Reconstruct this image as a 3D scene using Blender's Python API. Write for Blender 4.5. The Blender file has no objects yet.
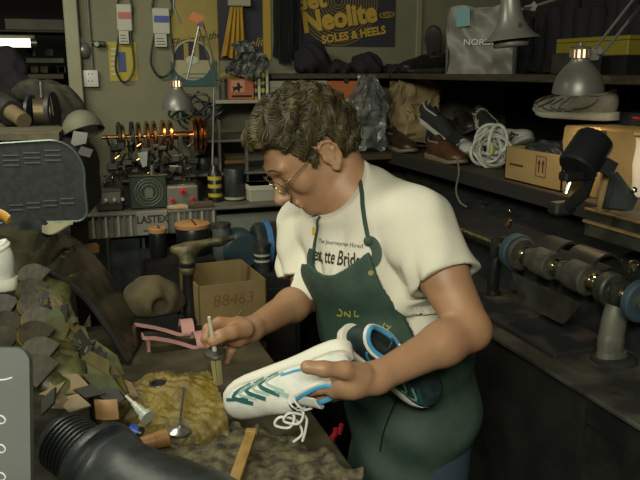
import bpy, bmesh, math, random
import numpy as np
from mathutils import Vector, Matrix, noise as mnoise
from mathutils.bvhtree import BVHTree
random.seed(7)
SC = bpy.context.scene
COL = SC.collection
PI = math.pi
# ------------------------------------------------------------------ camera
YAW, PITCH, FPX = math.radians(-19.4), math.radians(13.3), 720.0
CAM = Vector((0, 0, 1.70))
cd = bpy.data.cameras.new('camera'); cam = bpy.data.objects.new('camera', cd); COL.objects.link(cam)
cam.location = CAM; cam.rotation_euler = (PI/2 - PITCH, 0, YAW)
cd.sensor_width = 36; cd.lens = 36*FPX/640; cd.clip_start = .05
SC.camera = cam
# ------------------------------------------------------------------ world, lights, exposure
wd = bpy.data.worlds.new('room_ambient'); SC.world = wd; wd.use_nodes = True
wd.node_tree.nodes['Background'].inputs[0].default_value = (.62, .68, .55, 1)
wd.node_tree.nodes['Background'].inputs[1].default_value = .055
def light(name, kind, loc, aim, power, color, size=.3, sy=None):
    l = bpy.data.lights.new(name, kind); l.energy = power; l.color = color
    if kind == 'AREA':
        l.size = size
        if sy: l.shape = 'RECTANGLE'; l.size_y = sy
    else: l.shadow_soft_size = size
    o = bpy.data.objects.new(name, l); COL.objects.link(o); o.location = loc
    if aim is not None:
        o.rotation_euler = (Vector(aim)-Vector(loc)).to_track_quat('-Z', 'Y').to_euler()
    return o
light('room_fill_light', 'AREA', (-.45, -.45, 2.30), (.5, 1.4, 1.2), 42, (1, .97, .78), 1.2, .25)  # added front fill behind the camera to even out the face, no fixture
light('room_fill_light', 'AREA', (-.75, 1.75, 2.56), (-.6, 2.4, 1.2), 26.0, (1, .97, .76), 1.2, .25)  # added fill over the back bench to brighten the wall, no fixture
VS = SC.view_settings
VS.view_transform = 'Standard'; VS.look = 'None'; VS.gamma = 1; VS.use_curve_mapping = False
VS.exposure = 0.0

# ------------------------------------------------------------------ pixel rays
Hh = Vector((math.sin(-YAW), math.cos(-YAW), 0)); Rr = Vector((math.cos(-YAW), -math.sin(-YAW), 0)); Zz = Vector((0, 0, 1))
Fv = Hh*math.cos(PITCH) - Zz*math.sin(PITCH); Uv = Hh*math.sin(PITCH) + Zz*math.cos(PITCH)
def ray(px, py): return Fv + Rr*((px-320)/FPX) + Uv*((240-py)/FPX)
def at(px, py, d): return CAM + ray(px, py)*d
def onx(px, py, x): r = ray(px, py); return CAM + r*((x-CAM.x)/r.x)
def ony(px, py, y): r = ray(px, py); return CAM + r*((y-CAM.y)/r.y)
def onz(px, py, z): r = ray(px, py); return CAM + r*((z-CAM.z)/r.z)

# ------------------------------------------------------------------ materials
MATS = {}
def M(name, col, rough=.6, metal=0., col2=None, scale=8., bump=0., bscale=40., contrast=(.4, .6), coat=0., emit=None, detail=4., alpha=1., trans=0., stretch=None):
    if name in MATS: return MATS[name]
    m = bpy.data.materials.new(name); m.use_nodes = True; nt = m.node_tree; b = nt.nodes['Principled BSDF']
    def L(c): return (c[0], c[1], c[2], 1)
    b.inputs['Base Color'].default_value = L(col); b.inputs['Roughness'].default_value = rough; b.inputs['Metallic'].default_value = metal
    b.inputs['Coat Weight'].default_value = coat; b.inputs['Coat Roughness'].default_value = .25
    b.inputs['Alpha'].default_value = alpha; b.inputs['Transmission Weight'].default_value = trans
    tc = nt.nodes.new('ShaderNodeTexCoord'); src = tc.outputs['Object']
    if stretch:
        mp = nt.nodes.new('ShaderNodeMapping'); mp.inputs['Scale'].default_value = stretch; nt.links.new(src, mp.inputs[0]); src = mp.outputs[0]
    if col2 is not None:
        n = nt.nodes.new('ShaderNodeTexNoise'); n.inputs['Scale'].default_value = scale; n.inputs['Detail'].default_value = detail
        r = nt.nodes.new('ShaderNodeValToRGB'); r.color_ramp.elements[0].position = contrast[0]; r.color_ramp.elements[1].position = contrast[1]
        r.color_ramp.elements[0].color = L(col); r.color_ramp.elements[1].color = L(col2)
        nt.links.new(src, n.inputs['Vector']); nt.links.new(n.outputs['Fac'], r.inputs[0]); nt.links.new(r.outputs[0], b.inputs['Base Color'])
    if bump:
        n = nt.nodes.new('ShaderNodeTexNoise'); n.inputs['Scale'].default_value = bscale; n.inputs['Detail'].default_value = 3
        bp = nt.nodes.new('ShaderNodeBump'); bp.inputs['Strength'].default_value = min(1, bump); bp.inputs['Distance'].default_value = .004
        nt.links.new(src, n.inputs['Vector']); nt.links.new(n.outputs['Fac'], bp.inputs['Height']); nt.links.new(bp.outputs[0], b.inputs['Normal'])
    if emit:
        b.inputs['Emission Color'].default_value = L(emit[0]); b.inputs['Emission Strength'].default_value = emit[1]
    MATS[name] = m
    return m

# ------------------------------------------------------------------ mesh builder
def frame(axis, up=Vector((0, 0, 1))):
    z = Vector(axis).normalized(); u = Vector(up)
    if abs(z.dot(u.normalized())) > .98: u = Vector((1, 0, 0))
    x = u.cross(z).normalized(); y = z.cross(x)
    return x, y, z
def rot(rx=0, ry=0, rz=0):
    return Matrix.Rotation(rz, 3, 'Z') @ Matrix.Rotation(ry, 3, 'Y') @ Matrix.Rotation(rx, 3, 'X')
class MB:
    def __init__(s): s.v = []; s.f = []; s.mi = []; s.cur = 0
    def add(s, vs, fs):
        o = len(s.v); s.v += [Vector(p) for p in vs]; s.f += [tuple(i+o for i in f) for f in fs]; s.mi += [s.cur]*len(fs); return s
    def box(s, c, size, rz=0, bev=0., R=None, seg=1):
        bm = bmesh.new(); bmesh.ops.create_cube(bm, size=1)
        for v in bm.verts: v.co = Vector((v.co.x*size[0], v.co.y*size[1], v.co.z*size[2]))
        if bev: bmesh.ops.bevel(bm, geom=bm.edges[:], offset=bev, segments=seg, affect='EDGES', profile=.6)
        Rm = R if R is not None else rot(rz=rz); c = Vector(c)
        bm.verts.index_update()
        s.add([c + Rm @ v.co for v in bm.verts], [tuple(v.index for v in f.verts) for f in bm.faces]); bm.free(); return s
    def span(s, lo, hi, bev=0.):
        lo = Vector(lo); hi = Vector(hi); return s.box((lo+hi)/2, hi-lo, 0, bev)
    def lathe(s, prof, o, axis=(0, 0, 1), n=24, up=Vector((0, 0, 1)), close=True):
        x, y, z = frame(axis, up); o = Vector(o); vs = []; fs = []
        for r, h in prof:
            for k in range(n):
                a = 2*PI*k/n; vs.append(o + x*(r*math.cos(a)) + y*(r*math.sin(a)) + z*h)
        m = len(prof)
        for i in range(m-1):
            for k in range(n):
                fs.append((i*n+k, i*n+(k+1) % n, (i+1)*n+(k+1) % n, (i+1)*n+k))
        if close:
            fs.append(tuple(range(n-1, -1, -1))); fs.append(tuple((m-1)*n+k for k in range(n)))
        return s.add(vs, fs)
    def cyl(s, p0, p1, r0, r1=None, n=16, bev=0):
        p0 = Vector(p0); p1 = Vector(p1); h = (p1-p0).length; r1 = r0 if r1 is None else r1
        pr = [(r0, 0), (r1, h)] if not bev else [(r0-bev, 0), (r0, bev), (r1, h-bev), (r1-bev, h)]
        return s.lathe(pr, p0, p1-p0, n)
    def tube(s, pts, r, n=8, closed=False, flat=1., up=None):
        pts = [Vector(p) for p in pts]; m = len(pts); vs = []; fs = []; px = None
        for i, p in enumerate(pts):
            a = pts[(i-1) % m] if (closed or i > 0) else p; b = pts[(i+1) % m] if (closed or i < m-1) else p
            t = (b-a); t = t.normalized() if t.length > 1e-9 else Vector((0, 0, 1))
            if up is not None:
                px = (Vector(up) - t*t.dot(Vector(up))).normalized()
            elif px is None: px = frame(t)[0]
            px = (px - t*px.dot(t)); px = px.normalized() if px.length > 1e-6 else frame(t)[0]
            py = t.cross(px); rr = r[i] if isinstance(r, (list, tuple)) else r
            for k in range(n):
                q = 2*PI*k/n; vs.append(p + px*(rr*math.cos(q)*flat) + py*(rr*math.sin(q)))
        for i in range(m if closed else m-1):
            j = (i+1) % m
            for k in range(n): fs.append((i*n+k, i*n+(k+1) % n, j*n+(k+1) % n, j*n+k))
        if not closed: fs.append(tuple(range(n-1, -1, -1))); fs.append(tuple((m-1)*n+k for k in range(n)))
        return s.add(vs, fs)
    def ell(s, c, rad, R=None, n=16, m=10):
        c = Vector(c); R = R or Matrix.Identity(3); vs = [c + R @ Vector((0, 0, -rad[2]))]; fs = []
        for i in range(1, m):
            a = -PI/2 + PI*i/m
            for k in range(n):
                b = 2*PI*k/n; vs.append(c + R @ Vector((rad[0]*math.cos(a)*math.cos(b), rad[1]*math.cos(a)*math.sin(b), rad[2]*math.sin(a))))
        vs.append(c + R @ Vector((0, 0, rad[2])))
        for k in range(n): fs.append((0, 1+(k+1) % n, 1+k))
        for i in range(m-2):
            for k in range(n): fs.append((1+i*n+k, 1+i*n+(k+1) % n, 1+(i+1)*n+(k+1) % n, 1+(i+1)*n+k))
        l = len(vs)-1
        for k in range(n): fs.append((l, 1+(m-2)*n+k, 1+(m-2)*n+(k+1) % n))
        return s.add(vs, fs)
    def prism(s, out, o, ax, ay, az, depth):
        """outline (2d, ccw) in the plane ax, ay at o, thickened by depth along az"""
        o = Vector(o); ax = Vector(ax); ay = Vector(ay); az = Vector(az); n = len(out)
        vs = [o+ax*a+ay*b for a, b in out] + [o+ax*a+ay*b+az*depth for a, b in out]
        fs = [tuple(range(n-1, -1, -1)), tuple(range(n, 2*n))] + [(i, (i+1) % n, n+(i+1) % n, n+i) for i in range(n)]
        return s.add(vs, fs)
    def sheet(s, nx, ny, fn, thick=0., closed_u=False):
        g = [[Vector(fn(i/(nx-1), j/(ny-1))) for j in range(ny)] for i in range(nx)]
        vs = [p for r in g for p in r]; fs = [(i*ny+j, (i+1)*ny+j, (i+1)*ny+j+1, i*ny+j+1) for i in range(nx-1) for j in range(ny-1)]
        if thick:
            N = []
            for i in range(nx):
                for j in range(ny):
                    a = g[min(i+1, nx-1)][j]-g[max(i-1, 0)][j]; b = g[i][min(j+1, ny-1)]-g[i][max(j-1, 0)]
                    c = a.cross(b); N.append(c.normalized() if c.length > 1e-9 else Vector((0, 0, 1)))
            o = len(vs); vs += [p - n*thick for p, n in zip(list(vs), N)]
            fs += [(f[3]+o, f[2]+o, f[1]+o, f[0]+o) for f in list(fs)]
            bd = [(i, 0) for i in range(nx)] + [(nx-1, j) for j in range(1, ny)] + [(i, ny-1) for i in range(nx-2, -1, -1)] + [(0, j) for j in range(ny-2, 0, -1)]
            ids = [i*ny+j for i, j in bd]
            for k in range(len(ids)):
                a, b = ids[k], ids[(k+1) % len(ids)]; fs.append((b, a, a+o, b+o))
        return s.add(vs, fs)
    def jitter(s, amp, sc=10., seed=0):
        for i, v in enumerate(s.v):
            s.v[i] = v + mnoise.noise_vector(v*sc + Vector((seed*3.1, seed, 0)))*amp
        return s
    def subdiv(s, cuts=1, sm=0.):
        bm = s.bm(Vector((0, 0, 0))); bmesh.ops.subdivide_edges(bm, edges=bm.edges[:], cuts=cuts, use_grid_fill=True, smooth=sm)
        bm.verts.index_update(); s.v = [v.co.copy() for v in bm.verts]; s.f = [tuple(v.index for v in f.verts) for f in bm.faces]; s.mi = [f.material_index for f in bm.faces]
        bm.free(); return s
    def bm(s, off):
        bm = bmesh.new(); vs = [bm.verts.new(v-off) for v in s.v]
        for f, mi in zip(s.f, s.mi):
            try:
                q = bm.faces.new([vs[i] for i in f]); q.material_index = mi
            except ValueError: pass
        return bm
    def mesh(s, name, off, mats, smooth=35):
        bm = s.bm(off); bmesh.ops.recalc_face_normals(bm, faces=bm.faces[:])
        me = bpy.data.meshes.new(name); bm.to_mesh(me); bm.free()
        for m in (mats if isinstance(mats, (list, tuple)) else [mats]): me.materials.append(m)
        if smooth:
            me.shade_smooth(); me.set_sharp_from_angle(angle=math.radians(smooth))
        return me
def rootloc(o):
    while o.parent: o = o.parent
    return o.location
def part(name, mb, mats, parent, smooth=35, label=None):
    o = bpy.data.objects.new(name, mb.mesh(name, Vector(rootloc(parent)), mats, smooth)); COL.objects.link(o); o.parent = parent
    if label: o['label'] = label
    return o
def tag(o, label, cat, group=None, kind=None):
    if kind: o['kind'] = kind
    if label: o['label'] = label
    if cat: o['category'] = cat
    if group: o['group'] = group
    return o
def thing(name, loc, label, cat, group=None):
    o = bpy.data.objects.new(name, None); o.empty_display_size = .05; COL.objects.link(o); o.location = loc
    return tag(o, label, cat, group)
def single(name, mb, mats, label=None, cat=None, group=None, kind=None, smooth=35):
    xs = [v.x for v in mb.v]; ys = [v.y for v in mb.v]; zs = [v.z for v in mb.v]
    off = Vector(((min(xs)+max(xs))/2, (min(ys)+max(ys))/2, min(zs)))
    o = bpy.data.objects.new(name, mb.mesh(name, off, mats, smooth)); COL.objects.link(o); o.location = off
    return tag(o, label, cat, group, kind)
def struct(name, mb, mats, smooth=35): return single(name, mb, mats, kind='structure', smooth=smooth)
def copytree(o, parent=None):
    c = o.copy(); COL.objects.link(c)
    if parent: c.parent = parent
    for ch in [x for x in bpy.data.objects if x.parent == o]: copytree(ch, c)
    return c
def text_mb(body, size, o, ax, ay, az, depth=.001, align='CENTER', mb=None, bold=0., shear=0., wx=1.):
    cu = bpy.data.curves.new('t', 'FONT'); cu.body = body; cu.size = size; cu.align_x = align; cu.align_y = 'CENTER'; cu.offset = bold; cu.shear = shear
    cu.resolution_u = 3
    ob = bpy.data.objects.new('t', cu); COL.objects.link(ob); dg = bpy.context.evaluated_depsgraph_get()
    me = bpy.data.meshes.new_from_object(ob.evaluated_get(dg)); mb = mb or MB()
    n = len(me.vertices); o = Vector(o); ax = Vector(ax); ay = Vector(ay); az = Vector(az)
    vs = [o+ax*(v.co.x*wx)+ay*v.co.y+az*depth for v in me.vertices]
    fs = [tuple(p.vertices) for p in me.polygons]
    mb.add(vs, fs)
    bpy.data.objects.remove(ob); bpy.data.curves.remove(cu); bpy.data.meshes.remove(me)
    return mb
def bvh_of(mb): return BVHTree.FromPolygons([tuple(v) for v in mb.v], mb.f)
def hitpx(bvh, px, py):
    r = ray(px, py).normalized(); h = bvh.ray_cast(CAM, r)
    return (h[0], h[1]) if h[0] is not None else (None, None)
def catmull(P, per=6):
    P = [Vector(p) for p in P]; out = []
    for i in range(len(P)-1):
        a = P[max(i-1, 0)]; b = P[i]; c = P[i+1]; d = P[min(i+2, len(P)-1)]
        for k in range(per):
            t = k/per; out.append(.5*((2*b)+(c-a)*t+(2*a-5*b+4*c-d)*t*t+(3*b-a-3*c+d)*t**3))
    return out + [P[-1]]
def ribbon(mb, pts, bvh, width, off=.0012, snap=True, thick=.0012):
    """a flat strip lying on the surface bvh along pts"""
    vs = []; fs = []; last = None
    for i, p in enumerate(pts):
        a = pts[max(i-1, 0)]; b = pts[min(i+1, len(pts)-1)]; t = (b-a).normalized()
        h, n, _, _ = bvh.find_nearest(p)
        if last is not None and n.dot(last) < 0: n = -n
        last = n; sd = n.cross(t).normalized()*(width[i] if isinstance(width, list) else width)/2
        for q in (p-sd, p+sd):
            if snap:
                hh, nn, _, _ = bvh.find_nearest(q); q = hh
            vs.append(q + n*(off+thick))
        for q in (p+sd, p-sd):
            if snap: q = bvh.find_nearest(q)[0]
            vs.append(q + n*off*.2)
    for i in range(len(pts)-1):
        for k in range(4): fs.append((i*4+k, i*4+(k+1) % 4, i*4+4+(k+1) % 4, i*4+4+k))
    fs.append((3, 2, 1, 0)); l = (len(pts)-1)*4; fs.append((l, l+1, l+2, l+3))
    mb.add(vs, fs)

# ------------------------------------------------------------------ signed distance modelling
def V3(p): return np.array((p[0], p[1], p[2]), dtype=np.float32)
class Vol:
    def __init__(s, lo, hi, h, big=.05):
        s.lo = np.array(lo, dtype=np.float32); s.h = h; s.big = big
        s.n = np.ceil((np.array(hi)-s.lo)/h).astype(int)+1
        s.F = np.full(tuple(s.n), 1., dtype=np.float32)
        s.ax = [s.lo[i]+h*np.arange(s.n[i], dtype=np.float32) for i in range(3)]
    def view(s, lo, hi):
        a = np.clip(np.floor((np.array(lo)-s.lo)/s.h).astype(int), 0, s.n); b = np.clip(np.ceil((np.array(hi)-s.lo)/s.h).astype(int)+1, 0, s.n)
        sl = tuple(slice(a[i], b[i]) for i in range(3))
        X = s.ax[0][sl[0]][:, None, None]; Y = s.ax[1][sl[1]][None, :, None]; Z = s.ax[2][sl[2]][None, None, :]
        return sl, (X, Y, Z)
    def op(s, lo, hi, fn, k=.01, mode='u'):
        m = k + 3*s.h + (s.big if mode == 'u' else 0)
        sl, P = s.view(np.array(lo)-m, np.array(hi)+m)
        if 0 in s.F[sl].shape: return s
        d = fn(P).astype(np.float32); a = s.F[sl]
        if mode == 'u':
            h = np.maximum(k-np.abs(a-d), 0)/max(k, 1e-6); s.F[sl] = np.minimum(a, d) - h*h*k*.25
        elif mode == 's':
            d = -d; h = np.maximum(k-np.abs(a-d), 0)/max(k, 1e-6); s.F[sl] = np.maximum(a, d) + h*h*k*.25
        elif mode == 'i':
            s.F[sl] = np.maximum(a, d)
        return s
    def cone(s, p0, p1, r0, r1, k=.01, mode='u', S=None, ws=1., c=None):
        """round cone, optionally widened by ws along S"""
        a = V3(p0); b = V3(p1)
        R = max(r0, r1)*max(ws, 1); lo = np.minimum(a, b)-R; hi = np.maximum(a, b)+R
        return s.op(lo, hi, lambda P: cone_d(P, a, b, r0, r1, S, ws), k, mode)
    def ell(s, c, rad, A=None, k=.01, mode='u'):
        """ellipsoid, A = three axes"""
        c = V3(c); R = max(rad)
        def fn(P):
            d = [P[i]-c[i] for i in range(3)]
            q = d if A is None else [d[0]*A[j][0]+d[1]*A[j][1]+d[2]*A[j][2] for j in range(3)]
            k0 = np.sqrt(sum((q[i]/rad[i])**2 for i in range(3))+1e-9); k1 = np.sqrt(sum((q[i]/rad[i]**2)**2 for i in range(3))+1e-9)
            return k0*(k0-1)/k1
        return s.op(c-R, c+R, fn, k, mode)
    def box(s, c, half, A=None, r=.005, k=.005, mode='u'):
        c = V3(c); R = float(np.linalg.norm(half))
        def fn(P):
            d = [P[i]-c[i] for i in range(3)]
            q = d if A is None else [d[0]*A[j][0]+d[1]*A[j][1]+d[2]*A[j][2] for j in range(3)]
            e = [np.abs(q[i])-half[i]+r for i in range(3)]
            return np.sqrt(sum(np.maximum(x, 0)**2 for x in e))+np.minimum(np.maximum(np.maximum(e[0], e[1]), e[2]), 0)-r
        return s.op(c-R, c+R, fn, k, mode)
    def mb(s, F=None):
        return surfnet(s.F if F is None else F, s.lo, s.h)
def cone_d(P, a, b, r0, r1, S=None, ws=1.):
    d = [P[i]-a[i] for i in range(3)]; ba = b-a
    if S is not None:
        Sv = V3(S); q = d[0]*Sv[0]+d[1]*Sv[1]+d[2]*Sv[2]; f = (1-1/ws); d = [d[i]-Sv[i]*q*f for i in range(3)]; ba = ba-Sv*float(ba@Sv)*f
    L = float(ba@ba); t = np.clip((d[0]*ba[0]+d[1]*ba[1]+d[2]*ba[2])/L, 0, 1)
    return np.sqrt((d[0]-ba[0]*t)**2+(d[1]-ba[1]*t)**2+(d[2]-ba[2]*t)**2)-(r0+(r1-r0)*t)
def surfnet(F, lo, h):
    s = (F < 0); nx, ny, nz = F.shape
    c = np.zeros((nx-1, ny-1, nz-1), dtype=np.int8)
    for i in (0, 1):
        for j in (0, 1):
            for k in (0, 1): c += s[i:nx-1+i, j:ny-1+j, k:nz-1+k]
    act = (c > 0) & (c < 8); idx = np.argwhere(act); num = -np.ones(act.shape, dtype=np.int32); num[act] = np.arange(len(idx))
    acc = np.zeros((len(idx), 3)); cnt = np.zeros(len(idx)); I, J, K = idx.T
    cor = [(i, j, k) for i in (0, 1) for j in (0, 1) for k in (0, 1)]
    for a in cor:
        for ax in range(3):
            if a[ax]: continue
            b = list(a); b[ax] = 1
            fa = F[I+a[0], J+a[1], K+a[2]]; fb = F[I+b[0], J+b[1], K+b[2]]; m = (fa < 0) != (fb < 0)
            t = np.where(m, fa/np.where(m, fa-fb, 1), 0); p = np.array(a, dtype=float)[None, :].repeat(len(idx), 0); p[:, ax] += t
            acc[m] += p[m]; cnt[m] += 1
    v = (idx+acc/cnt[:, None])*h+np.array(lo); q = []
    for ax in range(3):
        o1, o2 = [(1, 2), (2, 0), (0, 1)][ax]
        sl0 = [slice(None)]*3; sl1 = [slice(None)]*3; sl0[ax] = slice(0, -1); sl1[ax] = slice(1, None)
        A = s[tuple(sl0)]; B = s[tuple(sl1)]
        e = np.argwhere(A != B); ok = (e[:, o1] > 0) & (e[:, o2] > 0) & (e[:, o1] < F.shape[o1]-1) & (e[:, o2] < F.shape[o2]-1); e = e[ok]
        if not len(e): continue
        flip = A[tuple(e.T)]
        def nn(d1, d2):
            w = e.copy(); w[:, o1] -= d1; w[:, o2] -= d2; return num[tuple(w.T)]
        qs = np.stack([nn(1, 1), nn(0, 1), nn(0, 0), nn(1, 0)], 1); qs[~flip] = qs[~flip][:, ::-1]; q.append(qs)
    q = np.concatenate(q); q = q[(q >= 0).all(1)]
    m = MB(); m.np = (v, q); return m
def np_mesh(name, mb, off, mats, lap=1):
    v, q = mb.np; me = bpy.data.meshes.new(name); n = len(q); v = v.copy()
    for _ in range(lap):   # one light smoothing pass
        acc = np.zeros_like(v); c = np.zeros(len(v))
        for a, b in ((0, 1), (1, 2), (2, 3), (3, 0)):
            for x, y in ((q[:, a], q[:, b]), (q[:, b], q[:, a])):
                for j in range(3): acc[:, j] += np.bincount(x, v[y, j], len(v))
                c += np.bincount(x, minlength=len(v))
        v = v*.5 + .5*acc/np.maximum(c, 1)[:, None]
    me.vertices.add(len(v)); me.vertices.foreach_set('co', (v-np.array(off)).astype(np.float32).ravel())
    me.loops.add(4*n); me.loops.foreach_set('vertex_index', q.astype(np.int32).ravel())
    me.polygons.add(n); me.polygons.foreach_set('loop_start', np.arange(0, 4*n, 4, dtype=np.int32)); me.polygons.foreach_set('loop_total', np.full(n, 4, dtype=np.int32))
    me.update(calc_edges=True); me.validate()
    for m in (mats if isinstance(mats, (list, tuple)) else [mats]): me.materials.append(m)
    me.shade_smooth(); mb.sm = v
    return me
def np_part(name, mb, mats, parent, lap=1):
    o = bpy.data.objects.new(name, np_mesh(name, mb, rootloc(parent), mats, lap)); COL.objects.link(o); o.parent = parent; return o
def np_single(name, mb, mats, label, cat, group=None, kind=None, lap=1):
    v = mb.np[0]; off = Vector(((v[:, 0].min()+v[:, 0].max())/2, (v[:, 1].min()+v[:, 1].max())/2, v[:, 2].min()))
    o = bpy.data.objects.new(name, np_mesh(name, mb, off, mats, lap)); COL.objects.link(o); o.location = off; return tag(o, label, cat, group, kind)
def np_bvh(mb):
    v = getattr(mb, 'sm', mb.np[0]); return BVHTree.FromPolygons(v.tolist(), mb.np[1].tolist())
# ================================================================== setting
YB = 3.3     # back wall
m_wall = M('painted_wall', (.175, .170, .105), .75, col2=(.145, .142, .088), scale=3, bump=.1, bscale=60)
m_trim = M('painted_trim', (.27, .26, .17), .6, col2=(.21, .205, .13), scale=5)
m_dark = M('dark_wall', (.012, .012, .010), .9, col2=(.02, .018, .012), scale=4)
m_ceil = M('ceiling_paint', (.10, .10, .07), .9)
struct('floor', MB().span((-3.2, -1.2, -.05), (2.4, 6.0, 0)), M('concrete_floor', (.035, .033, .027), .8, col2=(.02, .019, .016), scale=6))
struct('ceiling', MB().span((-3.2, -1.2, 2.7), (2.4, 6.0, 2.75)), m_ceil)
XO = ony(68, 60, YB).x      # edge of the opening to the next room
struct('wall_back', MB().span((XO, YB, 0), (2.4, YB+.1, 2.7)), m_wall)
struct('wall_back', MB().span((-3.2, YB, 0), (XO, YB+.1, 1.25)), m_wall)
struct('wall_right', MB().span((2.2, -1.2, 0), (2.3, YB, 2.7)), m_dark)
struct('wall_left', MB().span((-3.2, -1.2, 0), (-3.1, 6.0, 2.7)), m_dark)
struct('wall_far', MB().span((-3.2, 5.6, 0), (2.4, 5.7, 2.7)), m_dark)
# ================================================================== the man
m_skin = M('skin', (.375, .222, .122), .5, col2=(.31, .162, .088), scale=9, bump=.12, bscale=90, contrast=(.35, .7))
m_skin.node_tree.nodes['Principled BSDF'].inputs['Subsurface Weight'].default_value = .08
m_skin.node_tree.nodes['Principled BSDF'].inputs['Subsurface Radius'].default_value = (.01, .004, .002)
m_hair = M('hair', (.022, .017, .005), .6, col2=(.062, .047, .014), scale=30, contrast=(.4, .65))
m_shirt = M('white_cotton', (.66, .64, .54), .85, col2=(.60, .58, .47), scale=5, bump=.12, bscale=120)
m_apron = M('green_canvas', (.016, .048, .032), .75, col2=(.075, .105, .085), scale=7, bump=.2, bscale=160, contrast=(.40, .78), detail=10)
m_denim = M('blue_denim', (.03, .05, .08), .8)
m_blackleather = M('black_leather', (.012, .012, .012), .4)
man = thing('person', at(412, 400, 1.64)*1.0, 'person with curly brown hair in a white t-shirt and green apron, brushing a shoe', 'person')
man.location.z = 0
yb = math.radians(40); Fb = -Rr*math.cos(yb) - Hh*math.sin(yb); Sb = Rr*math.sin(yb) - Hh*math.cos(yb)
NK = at(345, 188, 1.54); CH = at(372, 258, 1.59); BL = at(394, 330, 1.62); PV = at(412, 400, 1.65)
JL = at(417, 222, 1.45); EL = at(470, 330, 1.34); WL = at(376, 378, 1.24)
JR = at(308, 226, 1.71); ER = at(308, 296, 1.68); WR = at(250, 330, 1.48)
HC = at(303, 142, 1.50)
def torso(V, inf=0., lower=True):
    V.cone(at(362, 213, 1.56), CH, .084+inf, .108+inf, .05, S=Sb, ws=1.45)
    V.cone(CH, BL, .108+inf, .110+inf, .05, S=Sb, ws=1.32)
    if lower: V.cone(BL, PV, .108+inf, .092+inf, .05, S=Sb, ws=1.30)
    V.cone(at(368, 210, 1.53), JL, .056+inf, .056+inf, .05); V.cone(at(352, 218, 1.58), JR, .058+inf, .054+inf, .04); V.cone(NK+Zz*.0, at(368, 214, 1.56), .052+inf, .075+inf, .04)
    return V
def chain(V, pts, rs, k=.006):
    for i in range(len(pts)-1): V.cone(pts[i], pts[i+1], rs[i], rs[i+1], k)
pvz = PV.z
hips = [PV+Sb*.072-Zz*.05, PV-Sb*.072-Zz*.05]
knees = [Vector((h.x, h.y, .50))+Fb*.03+s*Sb*.02 for h, s in zip(hips, (1, -1))]
ankl = [Vector((k.x, k.y, .09))-Fb*.03+s*Sb*.02 for k, s in zip(knees, (1, -1))]
# head frame
hy = math.radians(20); hp = math.radians(42)
hh = -Rr*math.cos(hy) - Hh*math.sin(hy); hf = hh*math.cos(hp) - Zz*math.sin(hp); hu = hh*math.sin(hp) + Zz*math.cos(hp); hs = hu.cross(hf)
HA = [V3(hf), V3(hs), V3(hu)]
def hd(f, s, u): return HC + hf*f + hs*s + hu*u
B = Vol((min(WR.x, 0)-.22, .9, 0.0), (.85, 2.0, 1.75), .0034) if False else None
allp = [JL, EL, WL, JR, ER, WR, HC, PV, at(195, 335, 1.3), at(285, 392, 1.2)] + ankl
lo = [min(p[i] for p in allp)-.17 for i in range(3)]; hi = [max(p[i] for p in allp)+.17 for i in range(3)]; lo[2] = -.01
B = Vol(lo, hi, .0032, big=.02)
torso(B, -.004)
B.cone(hd(-.03, 0, -.075), NK, .053, .058, .03); B.cone(hd(.0, 0, -.08), NK+Fb*.01, .045, .05, .03)
for j, e, w, r in ((JL, EL, WL, .95), (JR, ER, WR, .90)):
    B.cone(j, j.lerp(e, .45), .054*r, .053*r, .03); B.cone(j.lerp(e, .45), e, .053*r, .041*r, .02)
    B.cone(e, e.lerp(w, .3), .040*r, .041*r, .015); B.cone(e.lerp(w, .3), w, .041*r, .0268*r, .02)
for h, k, a, s in zip(hips, knees, ankl, (1, -1)):
    B.cone(h, k, .072, .056, .03); B.cone(k, a, .056, .038, .02); B.cone(a-Zz*.03, a+Fb*.14-Zz*.055, .036, .03, .02)
# hands
def hand(W, palm, fingers, thumb, pr):
    B.cone(W, palm[0], .0265, pr[0], .015)
    for i in range(len(palm)-1): B.cone(palm[i], palm[i+1], pr[i], pr[i+1], .012)
    for pts, rs in fingers + [thumb]: chain(B, pts, rs, .004)
A = lambda L: [at(*p) for p in L]
# left hand: thumb on the near side of the shoe, fingers reaching round below and behind it
B.cone(WL, at(352, 381, 1.225), .027, .030, .015); B.cone(at(352, 381, 1.225), at(336, 387, 1.245), .028, .021, .015)
B.cone(at(352, 384, 1.25), at(336, 391, 1.275), .024, .018, .012)
chain(B, A([(362, 375, 1.215), (345, 370, 1.19), (324, 369, 1.175), (307, 367, 1.172)]), [.020, .0145, .0125, .0115], .008)
chain(B, A([(340, 381, 1.235), (320, 388, 1.245), (303, 393, 1.27), (293, 388, 1.30)]), [.0145, .0115, .0105, .0090], .004)
chain(B, A([(340, 386, 1.26), (322, 394, 1.275), (305, 398, 1.30), (298, 390, 1.33)]), [.0145, .0115, .0105, .0090], .004)
chain(B, A([(342, 389, 1.28), (326, 396, 1.30), (312, 399, 1.325), (306, 390, 1.345)]), [.0135, .011, .010, .0088], .004)
chain(B, A([(346, 390, 1.295), (333, 397, 1.315), (321, 398, 1.335), (315, 391, 1.35)]), [.012, .0095, .009, .008], .004)
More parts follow.
